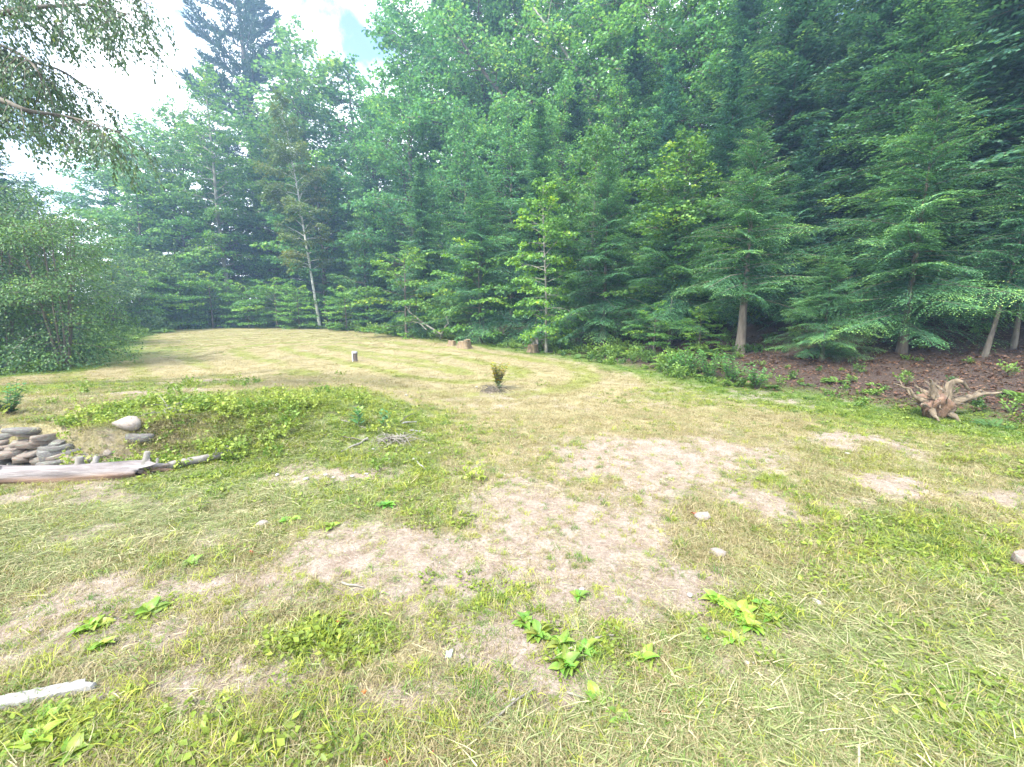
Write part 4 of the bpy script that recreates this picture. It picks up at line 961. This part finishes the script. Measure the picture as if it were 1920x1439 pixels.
stick((640, 1098), (682, 1107), .007, 'short dark stick on bare dirt above the red leaf')
stick((676, 1119), (692, 1130), .006, 'stubby twig just below the short dark stick', 'bark')
stick((606, 1179), (646, 1178), .004, 'pale straw stalk lying under the big red leaf')
stick((612, 1196), (690, 1197), .004, 'curved yellowish stalk across the mossy tuft')
stick((875, 1394), (1005, 1293), .006, 'long pinkish dry stalk pointing to the plantain clump')
stick((1062, 1304), (1098, 1316), .006, 'grey twig at the lower end of the plantain clump')
stick((640, 790), (712, 812), .009, 'pale dry stem leaning over the brush pile')
stick((690, 826), (640, 850), .014, 'greyish stick poking from the brush pile', 'greywood')
stick((752, 809), (780, 790), .006, 'thin dark twig standing out of the brush pile', 'bark', .12)
stick((755, 797), (782, 795), .015, 'whitish stick at the far side of the brush pile', 'whiteboard')
stick((768, 811), (790, 812), .012, 'second whitish stick closer to the brush pile', 'whiteboard')
stick((782, 870), (797, 884), .011, 'peeled pale stick in the clover below the brush pile', 'whiteboard')
stick((640, 822), (690, 828), .01, 'brown stick lying in the weeds left of the brush pile', 'bark')
stick((1115, 1202), (1150, 1197), .006, 'grey twig on the dirt beside the green plantain')

# sprouting stump in the middle of the field
def shoot_plant(name, p, H, nst, leaf, wid, label, mat, tint, spread=.25, per=26, cat='plant', lv=.5, upright=.0, group=None):
    o = empty(name, p); tag(o, label, cat, group); gs_ = Geo(); gl_ = Geo()
    for k in range(nst):
        a = rng.uniform(0, 6.28); d = np.array([math.cos(a)*spread, math.sin(a)*spread, 1]); hh = H*rng.uniform(.55, 1.05)
        c = polyline(np.array([math.cos(a), math.sin(a), 0])*rng.uniform(0, .05)*H, d, hh, 6, -.1, .07); tube(gs_, c, np.linspace(.008, .003, 6)*max(H, .3)*1.2, 5, .5)
        m = max(4, int(per*hh)); s = np.linspace(.12, 1, m); P, T_ = along(c, s); az = np.arange(m)*2.4+rng.random()
        D = np.stack([np.cos(az), np.sin(az), np.full(m, .35+upright)], -1); n = np.stack([-np.cos(az)*.4, -np.sin(az)*.4, np.ones(m)], -1)
        leaves(gl_, P, D, n+rng.normal(0, .15, n.shape), leaf*(1.15-.45*s)*rng.uniform(.8, 1.2, m), wid*rng.uniform(.8, 1.2, m), np.clip(rng.normal(lv, .2, m), 0, 1))
    link('stems', gs_.mesh(name+'_stems', M['bark']), o); c = link('foliage', gl_.mesh(name+'_leaves', M[mat]), o); c.color = (*tint, 1)
    return o
p = G(934, 728)
shoot_plant('sprouting_stump', p+np.array([0, 0, .05]), .52, 34, .085, .05, 'bushy sprout of yellow green and orange leaves from a small dead stump in the field', 'birchleaf', (1.9, 1.45, .8), .30, 30, lv=.7)
shoot_plant('seedling', G(938, 735), .22, 6, .06, .04, 'small dark green seedling at the base of the yellow sprouting stump', 'shrub', (1, 1.1, 1), .4, 34)
# milkweeds beyond the brush pile
shoot_plant('milkweed', G(673, 803), .26, 2, .13, .05, 'bluish green milkweed with broad upright leaves, the shorter of two by the brush pile', 'shrub', (1.25, 1.5, 1.5), .12, 46, upright=.35, group='milkweeds by the brush pile')
shoot_plant('milkweed', G(720, 803), .34, 2, .10, .045, 'bluish green milkweed taller and thinner, nearest the whitish sticks', 'shrub', (1.25, 1.5, 1.5), .15, 40, upright=.35, group='milkweeds by the brush pile')
shoot_plant('weed_bush', G(18, 778), .42, 16, .07, .045, 'dark green weed bush above the stone wall at the frame edge', 'shrub', (.9, 1.25, .8), .55, 34, cat='bush')
for px, py, H_, lab in ((1290, 703, .75, 'leafy weed clump left of the stout bare hemlock trunk'), (1330, 712, .8, 'leafy weed clump right before the stout bare hemlock trunk'), (1372, 718, .7, 'leafy weed clump at the foot of the stout bare hemlock trunk'), (1418, 730, .55, 'leafy weed clump last in the row before the brown litter'), (1265, 698, .6, 'low leafy weed clump first in the row toward the sapling')):
    shoot_plant('weed_clump', G(px, py), H_, 22, .085, .05, lab, 'shrub', (1.2, 1.75, 1.05), .5, 30, cat='weeds', group='leafy weeds along the mown edge')

# broad-leaved weeds near the camera: every leaf its own part
def leaf_mesh(L, W, name):
    g = Geo(); u = np.linspace(0, 1, 7); w = W*np.sin(np.pi*np.clip(u*1.02, 0, 1)**.8)*.5+.002; z = .55*u*L-.62*u**2*L
    V = np.concatenate([np.stack([u*L, -w, z+w*.35], -1), np.stack([u*L, w*0, z], -1), np.stack([u*L, w, z+w*.35], -1)])
    q = [[a*7+j, a*7+j+1, (a+1)*7+j+1, (a+1)*7+j] for a in range(2) for j in range(6)]; g.add(V, q, np.repeat([.4, .6], 6)); return g.mesh(name, M['shrub'], True)
LM = [leaf_mesh(.085, .05, 'broad_leaf'), leaf_mesh(.11, .055, 'broad_leaf'), leaf_mesh(.07, .032, 'narrow_leaf')]
def rosette(px, py, n, sc, label, tint, kind=(0, 1), el=(-.9, -.1)):
    p = G(px, py); o = empty('weed_plant', p-np.array([0, 0, .004]), rng.random()*6); tag(o, label, 'weed', 'broad-leaved weeds on the dirt'); o.scale = (sc*.78, sc*.78, sc*.85)
    for k in range(int(n*1.4)):
        c = link('leaf', LM[rng.choice(kind)], o, (rng.normal(0, .012), rng.normal(0, .012), rng.uniform(0, .012)), (rng.normal(0, .3), rng.uniform(*el)*.7, k*2.4+rng.normal(0, .3)), (1, 1, 1) if k % 2 else (.8, .8, .8))
        c.color = (tint[0]*rng.uniform(.75, 1.2), tint[1]*rng.uniform(.75, 1.15), tint[2], 1)
GR = (2.3, 1.95, .75); GY2 = (3.0, 2.4, .8)
for px, py, n, sc, lab, ti in ((985, 1172, 14, .9, 'plantain clump highest in the chain of weeds on the dirt', GR), (1010, 1192, 16, 1.0, 'bushy plantain clump second in the chain of weeds', GR), (1052, 1212, 13, .9, 'plantain clump in the middle of the chain of weeds', GR), (1062, 1252, 15, 1.05, 'large plantain clump at the bend of the chain of weeds', GR),
     (1095, 1222, 12, .9, 'plantain clump bordering the bright grass beside the chain', GR), (1210, 1238, 9, 1.0, 'star-shaped weed alone on the dirt between two green clumps', GY2), (1120, 1315, 10, .85, 'yellow green weed growing beside the reddish flat leaf', GY2), (1160, 1350, 8, .8, 'weed with two round leaves lowest of the chain', GR),
     (1345, 1130, 15, 1.0, 'weed at the upper end of the big green patch', GY2), (1385, 1150, 18, 1.05, 'weed in the middle of the big green patch', GY2), (1425, 1140, 14, .9, 'weed at the far side of the big green patch', GR), (1410, 1180, 16, 1.0, 'weed at the lower middle of the big green patch', GY2), (1450, 1165, 12, .9, 'weed at the outer corner of the big green patch', GR),
     (1375, 1205, 12, .9, 'weed at the lowest tip of the big green patch', GY2), (1325, 1195, 8, .8, 'small weed rosette on the dirt by the big green patch', GR), (1085, 1120, 7, .75, 'small flat weed rosette beside the white pebble', GR), (360, 1058, 9, .9, 'fresh green weed rosette in the cut grass left of the small red leaf', GR),
     (100, 1345, 8, 1.0, 'lush weed with big leaves right below the white board', GY2), (60, 1400, 9, 1.1, 'lush big-leaved weed in the bottom corner', GY2), (135, 1420, 8, 1.0, 'big-leaved weed at the bottom beside the corner one', GR), (170, 1180, 12, 1.0, 'yellow green weed in the grass above the white board', GY2), (190, 1215, 9, .9, 'small weed with pointed leaves near the white board', GY2),
     (725, 952, 12, 1.1, 'pale green weed rosette in the lawn above the bare dirt', (2.2, 2.5, 1.0)), (545, 980, 10, 1.0, 'bright weed in the lawn beside the long pale stone', GY2), (620, 990, 9, .9, 'bright weed patch in the middle of the lawn', GY2), (280, 1150, 10, 1.1, 'dark tufted weed on dirt above the board', GR)):
    rosette(px, py, n, sc, lab, ti)

# fallen red leaves and litter
def fallen(px, py, s, label, tint=(1, 1, 1)):
    p = G(px, py); g = Geo(); a = np.arange(11)*2*np.pi/11; rr = np.where(np.arange(11) % 2, .55, 1.0)*s; rr[0] = s*.4
    V = np.concatenate([[[0, 0, .004]], np.stack([np.cos(a)*rr, np.sin(a)*rr*.8, .012*np.sin(a*2)+s*.25*np.abs(np.cos(a))], -1)]); f = [[0, 1+k, 1+(k+1) % 11] for k in range(11)]; g.add(V, f, rng.random(11))
    o = link('fallen_leaf', g.mesh('fallen_leaf', M['redleaf']), None, p+np.array([0, 0, .012]), (rng.normal(0, .3), rng.normal(0, .3), rng.random()*6)); o.color = (*tint, 1); tag(o, label, 'leaf', 'fallen coloured leaves')
fallen(637, 1170, .022, 'crumpled dark red leaf, the largest, on the grass beside a pale stone'); fallen(473, 1040, .022, 'small red leaf on the dirt at the edge of the cut grass'); fallen(727, 1434, .018, 'red leaf cut by the bottom edge of the picture', (1.2, 1, 1))
fallen(1594, 1045, .025, 'orange red leaf on bare dirt toward the thick cut grass', (1, 1.4, 1)); fallen(1302, 966, .03, 'reddish leaf tucked against the dark flat rock', (.8, 1, 1)); fallen(1246, 1340, .02, 'dull orange flat leaf in the cut grass', (1.3, 3.2, 3.5)); fallen(683, 1303, .014, 'tiny rust-coloured leaf among bright grass blades', (1, 2.0, 1)); fallen(808, 1420, .014, 'rusty curled leaf close to the bottom edge', (.8, 2.0, 2))
p = G(842, 1230); g = Geo(); xs = np.linspace(-.015, .015, 4); V = [[x, y*.7, .012+rng.normal(0, .005)] for y in (-.03, -.01, .012, .032) for x in xs]; g.add(V, [[r_*4+c_, r_*4+c_+1, r_*4+c_+5, r_*4+c_+4] for r_ in range(3) for c_ in range(3)])
g.add(np.array(V)-[0, 0, .004], [[r_*4+c_+4, r_*4+c_+5, r_*4+c_+1, r_*4+c_] for r_ in range(3) for c_ in range(3)])
tag(link('scrap', g.mesh('scrap', M['plastic']), None, p), 'crumpled pale blue scrap of litter in the sparse grass', 'litter')

# ------------------------------------------------------------------ scattered ground cover
def scatter(name, label, cat, protos, P, rot, scl, idx, tint):
    pc = bpy.data.collections.new(name+'_kinds')
    for i, me in enumerate(protos):
        pc.objects.link(bpy.data.objects.new(f'{name}_kind_{chr(97+i)}', me))
    me = bpy.data.meshes.new(name); me.vertices.add(len(P)); me.vertices.foreach_set('co', np.asarray(P, np.float32).ravel())
    for nme, ty, a, key in (('rot', 'FLOAT_VECTOR', rot, 'vector'), ('scl', 'FLOAT_VECTOR', scl, 'vector'), ('tint', 'FLOAT_VECTOR', tint, 'vector'), ('idx', 'INT', idx, 'value')):
        at_ = me.attributes.new(nme, ty, 'POINT'); at_.data.foreach_set(key, np.ascontiguousarray(a, np.int32 if ty == 'INT' else np.float32).ravel())
    o = link(name, me); tag(o, label, cat, kind='stuff')
    ng = bpy.data.node_groups.new(name, 'GeometryNodeTree'); ng.interface.new_socket('Geometry', in_out='INPUT', socket_type='NodeSocketGeometry'); ng.interface.new_socket('Geometry', in_out='OUTPUT', socket_type='NodeSocketGeometry')
    n = ng.nodes; gi = n.new('NodeGroupInput'); go = n.new('NodeGroupOutput'); ip = n.new('GeometryNodeInstanceOnPoints'); ci = n.new('GeometryNodeCollectionInfo'); eu = n.new('FunctionNodeEulerToRotation')
    ci.inputs['Collection'].default_value = pc; ci.inputs['Separate Children'].default_value = True; ci.inputs['Reset Children'].default_value = True
    def na(nm, ty):
        q = n.new('GeometryNodeInputNamedAttribute'); q.data_type = ty; q.inputs['Name'].default_value = nm; return q.outputs['Attribute']
    L = ng.links; L.new(gi.outputs[0], ip.inputs['Points']); L.new(ci.outputs[0], ip.inputs['Instance']); ip.inputs['Pick Instance'].default_value = True
    L.new(na('idx', 'INT'), ip.inputs['Instance Index']); L.new(na('rot', 'FLOAT_VECTOR'), eu.inputs[0]); L.new(eu.outputs[0], ip.inputs['Rotation']); L.new(na('scl', 'FLOAT_VECTOR'), ip.inputs['Scale']); L.new(ip.outputs[0], go.inputs[0])
    md = o.modifiers.new('scatter', 'NODES'); md.node_group = ng
    return o

rng = np.random.default_rng(900)
def blades(n, Rr, hmin, hmax, w, lean, flat_=0.0, curl=.5, segs=3):
    g = Geo()
    for _ in range(n):
        a = rng.uniform(0, 6.28); r = Rr*math.sqrt(rng.random()); b0 = np.array([math.cos(a)*r, math.sin(a)*r, 0]); az = rng.uniform(0, 6.28); Lb = rng.uniform(hmin, hmax)
        el = (math.pi/2-abs(rng.normal(0, lean))) if not flat_ else rng.uniform(.02, .35)
        d = np.array([math.cos(az)*math.cos(el), math.sin(az)*math.cos(el), math.sin(el)]); pts = [b0+np.array([0, 0, flat_*rng.random()])]
        for k in range(segs):
            d = nrm(d+np.array([math.cos(az)*.3, math.sin(az)*.3, -curl*(.5+rng.random())])/segs*1.6+rng.normal(0, .06, 3)); pts.append(pts[-1]+d*Lb/segs)
        pts = np.array(pts)
        if flat_: pts[:, 2] = np.maximum(pts[:, 2], .002+.01*rng.random())
        sdv = np.array([-math.sin(az), math.cos(az), rng.normal(0, .3)]); ww = w*rng.uniform(.6, 1.3)*np.linspace(1, .12, segs+1)[:, None]*.5
        V = np.concatenate([pts-sdv*ww, pts+sdv*ww]); m = segs+1
        g.add(V, [[j, j+1, j+1+m, j+m] for j in range(segs)], np.clip(rng.normal(.5, .25), 0, 1))
    return g.mesh('blades', M['grass'])
def clover(n, Rr, L):
    g = Geo(); a = rng.uniform(0, 6.28, n); r = Rr*np.sqrt(rng.random(n)); z = rng.uniform(.008, .04, n)
    P = np.stack([np.cos(a)*r, np.sin(a)*r, z], -1); d = np.stack([np.cos(a+rng.normal(0, 1, n)), np.sin(a+rng.normal(0, 1, n)), rng.normal(.05, .25, n)], -1)
    leaves(g, P, d, np.array([0, 0, 1.0])+rng.normal(0, .35, (n, 3)), L*rng.uniform(.6, 1.3, n), L*.6, np.clip(rng.normal(.5, .25, n), 0, 1)); return g.mesh('clover', M['grass'])
def herb(n, Hh, L, W):
    g = Geo()
    for _ in range(n):
        a = rng.uniform(0, 6.28); c = polyline([rng.normal(0, .08), rng.normal(0, .08), 0], (math.cos(a)*.5, math.sin(a)*.5, 1), Hh*rng.uniform(.5, 1.1), 5, .2, .08); tube(g, c, .004, 3, .3, cap=False)
        spray(g, c, 14, L, W, .04, .03, .5, .2, .3)
    return g.mesh('herb', M['grass'])
def fern(n, Lf):
    g = Geo()
    for k in range(n):
        a = k*6.28/n+rng.normal(0, .3); c = polyline([0, 0, 0], (math.cos(a), math.sin(a), 1.1), Lf*rng.uniform(.7, 1.1), 8, 1.1, .04); s = np.repeat(np.linspace(.15, 1, 16), 2); P, Tt = along(c, s); sg = np.tile([1, -1], 16)[:, None]
        sv = nrm(np.cross(Tt, [0, 0, 1.0]))*sg; D = sv+Tt*.35; leaves(g, P, D, np.cross(Tt, sv)*sg, Lf*.28*np.sin(np.pi*np.clip(s*.85+.1, 0, 1))+.01, .035, np.clip(.35+.4*s+rng.normal(0, .1, 32), 0, 1))
    return g.mesh('fern', M['grass'])

GK = [blades(34, .10, .03, .07, .0045, .75), blades(34, .12, .03, .08, .005, .9), blades(26, .12, .02, .05, .005, 1.1),       # 0-2 mown tufts
      blades(22, .055, .045, .11, .006, .45, curl=.55), blades(18, .065, .04, .10, .007, .6, curl=.75), blades(30, .05, .03, .08, .005, .5),   # 3-5 upright tufts
      blades(26, .13, .05, .15, .0042, 1, .02, .3), blades(22, .15, .07, .21, .0034, 1, .03, .25), blades(34, .11, .03, .10, .0045, 1, .015, .3),   # 6-8 lying cut grass
      clover(34, .12, .028), clover(22, .09, .04)]                                                                             # 9-10 small-leaved cover
def lerp(a, b, t): return np.asarray(a)*(1-t[:, None])+np.asarray(b)*t[:, None]
def sample(n, y0, y1, halfw=1.35):
    y = np.exp(rng.uniform(math.log(y0), math.log(y1), n)); x = rng.uniform(-1, 1, n)*(halfw*y+.5); return x, y
def grass():
    x, y = sample(230000, .75, 60)
    x = np.concatenate([x, rng.uniform(-7, -2.4, 7000)]); y = np.concatenate([y, rng.uniform(WALL_Y-.1, WALL_Y+1.6, 7000)])
    sd = sdist(x, y); so, lu, ha, li = masks(x, y, sd)
    z = h(x, y, sd); u = rng.random(len(x)); n1 = fbm(x*1.3, y*1.3, 91, 3); n2 = fbm(x*5, y*5, 95, 2); n3 = fbm(x*.45, y*.45, 97, 3)
    dens = np.clip(1.0-.85*so, .30, 1)*np.clip(.12+1.45*n2, .10, 1)*np.clip(.42+.58*sst(1.5, 6, y)+.6*ha+.25*lu, 0, 1)*np.clip(1-li, 0, 1)*np.where((np.abs(y-WALL_Y-.05) < .32) & (x < -4.75), .06, 1)
    keep = u < dens; x, y, z, so, lu, ha, n1, n2, n3, sd = (a[keep] for a in (x, y, z, so, lu, ha, n1, n2, n3, sd)); N_ = len(x)
    r = rng.random(N_); near = 1-sst(4, 8, y)
    p_hay = np.clip(ha*.6+.10, 0, .62)*(1-sst(5, 9, y)*.9); p_up = np.clip(lu*.6+.11*near+.2*(so > .35)*near, 0, .8)*(1-p_hay)*(1-.55*sst(9, 14, y)); p_cl = np.clip(lu*.4, 0, .5)*(1-p_hay)*.32
    idx = np.where(r < p_hay, rng.choice([6, 7, 8], N_, p=[.35, .2, .45]), np.where(r < p_hay+p_up, rng.choice([3, 4, 5], N_), np.where(r < p_hay+p_up+p_cl, rng.choice([9, 10], N_), rng.choice([0, 1, 2], N_))))
    t = rng.random(N_); trk = mask(TRACK, x, y, 81); stripe = .5+.5*mow(x, y)
    k = np.clip(.55*n1+.5*n3+0.95*(stripe-.5)*sst(6, 11, y)-.5*trk+.05+.25*rng.normal(0, .6, N_), 0, 1)
    straw = lerp((.28, .235, .125), (.38, .33, .205), t); olive = lerp((.21, .225, .06), (.29, .29, .085), t); green = lerp((.085, .17, .025), (.16, .25, .04), t); ygr = lerp((.25, .31, .035), (.34, .38, .06), t)
    hayc = np.where((t < .27)[:, None], lerp((.42, .41, .24), (.50, .46, .31), rng.random(N_)), lerp((.17, .22, .08), (.31, .36, .16), rng.random(N_)))
    straw = straw*(1+.22*trk[:, None]); m_k = sst(.62, .90, k)[:, None]; mown = straw*(1-m_k)+olive*m_k
    l_ = sst(.25, .8, lu+rng.normal(0, .15, N_))[:, None]; mown = mown*(1-l_)+(green*.55+ygr*.45)*l_
    edge = sst(-1.6, -.2, sd)[:, None]*(y > 4)[:, None]
    upc = np.where((rng.random(N_) < .6+.25*(n1-.5))[:, None], ygr, green); upc = np.where((rng.random(N_) < .28*(1-lu))[:, None], straw, upc); upc = upc*(1-edge)+green*edge; mown = mown*(1-edge)+green*edge
    tint = np.where((idx >= 9)[:, None], green*.6+ygr*.4, np.where((idx >= 6)[:, None], hayc, np.where((idx >= 3)[:, None], upc, mown)))
    far = 1+1.3*sst(6, 30, y)
    sc = rng.uniform(.6, 1.25, N_)*far*(1-.42*so); sz = sc*np.where((idx < 3), .8-.35*sst(6, 16, y), 1-.5*sst(7, 16, y))
    scatter('grass', 'mown grass and hay stubble covering the field', 'grass', GK, np.stack([x, y, z-.004], -1), np.stack([rng.normal(0, .08, N_), rng.normal(0, .08, N_), rng.uniform(0, 6.28, N_)], -1), np.stack([sc, sc, sz], -1), idx, tint)
grass()

def undergrowth():
    kinds = [herb(7, .35, .075, .055), herb(6, .5, .09, .05), fern(8, .45), herb(9, .2, .06, .05)]
    x, y = sample(26000, 5, 62, 1.3); sd = sdist(x, y)
    n = fbm(x*.5, y*.5, 131, 3); right = sst(3.5, 5.6, x)*(1-sst(10.2, 12.5, y))
    pr = np.exp(-((sd-.9+1.2*sst(22, 32, y))/(1.1+.9*sst(22, 32, y)))**2)*np.clip(n*2.2-.45, .1, 1)*(1-.86*right)+.08*(sd > 1)*(sd < 9)*(1-.85*right)
    left = (x < -6)*(y < 17)*(sd > -.2)*(sd < 5)
    pr = np.maximum(pr, .35*left)
    keep = (rng.random(len(x)) < pr)*(sd > -.25-1.6*sst(22, 32, y)); x, y, sd = x[keep], y[keep], sd[keep]; N_ = len(x)
    t = rng.random(N_); sc = rng.uniform(.5, 1.15, N_)*(1+.7*sst(20, 32, y))*(1-.45*sst(3.5, 5.6, x)*(y < 12)); tint = lerp((.06, .14, .04), (.19, .32, .06), t)
    scatter('undergrowth', 'ferns and low leafy plants along the foot of the wood', 'undergrowth', kinds, np.stack([x, y, h(x, y)-.01], -1), np.stack([rng.normal(0, .1, N_), rng.normal(0, .1, N_), rng.uniform(0, 6.28, N_)], -1), np.repeat(sc[:, None], 3, 1), rng.integers(0, 4, N_), tint)
undergrowth()

def bank_weeds():
    kinds = [herb(6, .16, .05, .04), clover(26, .10, .045), herb(5, .24, .06, .045)]
    x = rng.uniform(-7, 1.5, 5000); y = rng.uniform(3.2, 12, 5000)
    x = np.concatenate([x, rng.uniform(-5.0, -2.6, 1300)]); y = np.concatenate([y, rng.uniform(WALL_Y-.05, WALL_Y+1.4, 1300)])
    lu = masks(x, y)[1]; n = fbm(x*1.1, y*1.1, 171, 3); m = mask(ells([(200, 745, 260, 30, 1), (140, 840, 120, 25, .9), (230, 780, 200, 30, .9), (640, 805, 160, 28, .9), (760, 850, 120, 35, .8), (60, 700, 120, 20, 1), (560, 850, 120, 40, .5)]), x, y, 173)
    keep = (rng.random(len(x)) < m*np.clip(n*2-.4, .1, 1)*.10) | (np.arange(len(x)) >= 5000)*(rng.random(len(x)) < .16); x, y = x[keep], y[keep]; N_ = len(x)
    keep2 = ~((np.abs(y-WALL_Y) < .30) & (x < -4.8)); x, y = x[keep2], y[keep2]; N_ = len(x)
    tint = lerp((.15, .27, .05), (.36, .44, .09), rng.random(N_)); sc = rng.uniform(.35, .8, N_)
    scatter('low_weeds', 'low leafy weeds over the bank and round the brush pile', 'weeds', kinds, np.stack([x, y, h(x, y)-.005], -1), np.stack([rng.normal(0, .1, N_), rng.normal(0, .1, N_), rng.uniform(0, 6.28, N_)], -1), np.repeat(sc[:, None], 3, 1), rng.integers(0, 3, N_), tint)
bank_weeds()

def litter():
    g = []
    for k in range(3):
        q = Geo(); n = 10; a = rng.uniform(0, 6.28, n); P = np.stack([rng.normal(0, .09, n), rng.normal(0, .09, n), rng.uniform(.004, .03, n)], -1)
        leaves(q, P, np.stack([np.cos(a), np.sin(a), rng.normal(0, .25, n)], -1), np.array([0, 0, 1.0])+rng.normal(0, .4, (n, 3)), rng.uniform(.035, .075, n), .036, rng.random(n), fold=.25); g.append(q.mesh('litter', M['dead']))
    x, y = sample(22000, 4.5, 30, 1.4); sd = sdist(x, y); li = masks(x, y, sd)[3]
    keep = rng.random(len(x)) < .55*li*(sd < 9); x, y = x[keep], y[keep]; N_ = len(x); tint = lerp((.22, .19, .19), (.62, .55, .53), rng.random(N_)**1.8)
    scatter('leaf_litter', 'brown dead leaves on the floor of the wood', 'leaf litter', g, np.stack([x, y, h(x, y)], -1), np.stack([rng.normal(0, .1, N_), rng.normal(0, .1, N_), rng.uniform(0, 6.28, N_)], -1), np.repeat(rng.uniform(.7, 1.2, N_)[:, None], 3, 1), rng.integers(0, 3, N_), tint)
litter()

def pebbles():
    kinds = [stone_mesh(400+i, M['palestone'] if i == 0 else M['pinkstone'], 1) for i in range(3)]
    x, y = sample(9000, .8, 9, 1.3); so = masks(x, y)[0]; keep = rng.random(len(x)) < so*.8; x, y = x[keep], y[keep]; N_ = len(x)
    s = .0022*np.exp(rng.normal(.2, .55, N_)); s = np.clip(s, .0015, .012)
    scatter('gravel', 'small stones and grit lying on the bare dirt', 'gravel', kinds, np.stack([x, y, h(x, y)+s*.3], -1), np.stack([rng.random(N_)*6, rng.random(N_)*6, rng.random(N_)*6], -1), np.stack([s*1.2, s, s*.8], -1), rng.integers(0, 3, N_), np.ones((N_, 3)))
pebbles()

# ------------------------------------------------------------------ bluish volume added to stand in for lens glare
if VEIL_DENSITY > 0:
    m, t, o = new_mat('glare_veil'); pv = N(t, 'ShaderNodeVolumePrincipled', Density=VEIL_DENSITY, Anisotropy=.25); pv.inputs['Color'].default_value = (.42, .63, 1.0, 1)
    t.links.new(pv.outputs[0], o.inputs['Volume'])
    x0, x1, y0, y1, z0, z1 = -124, 124, -24, 124, -4, 47
    g = Geo(); V = [[a, b_, c_] for c_ in (z0, z1) for b_ in (y0, y1) for a in (x0, x1)]
    g.add(V, [[0, 2, 3, 1], [4, 5, 7, 6], [0, 1, 5, 4], [2, 6, 7, 3], [0, 4, 6, 2], [1, 3, 7, 5]])
    hz = link('veil', g.mesh('veil', m)); tag(hz, 'thin bluish haze added to imitate lens glare over field and wood', 'veil', kind='stuff')
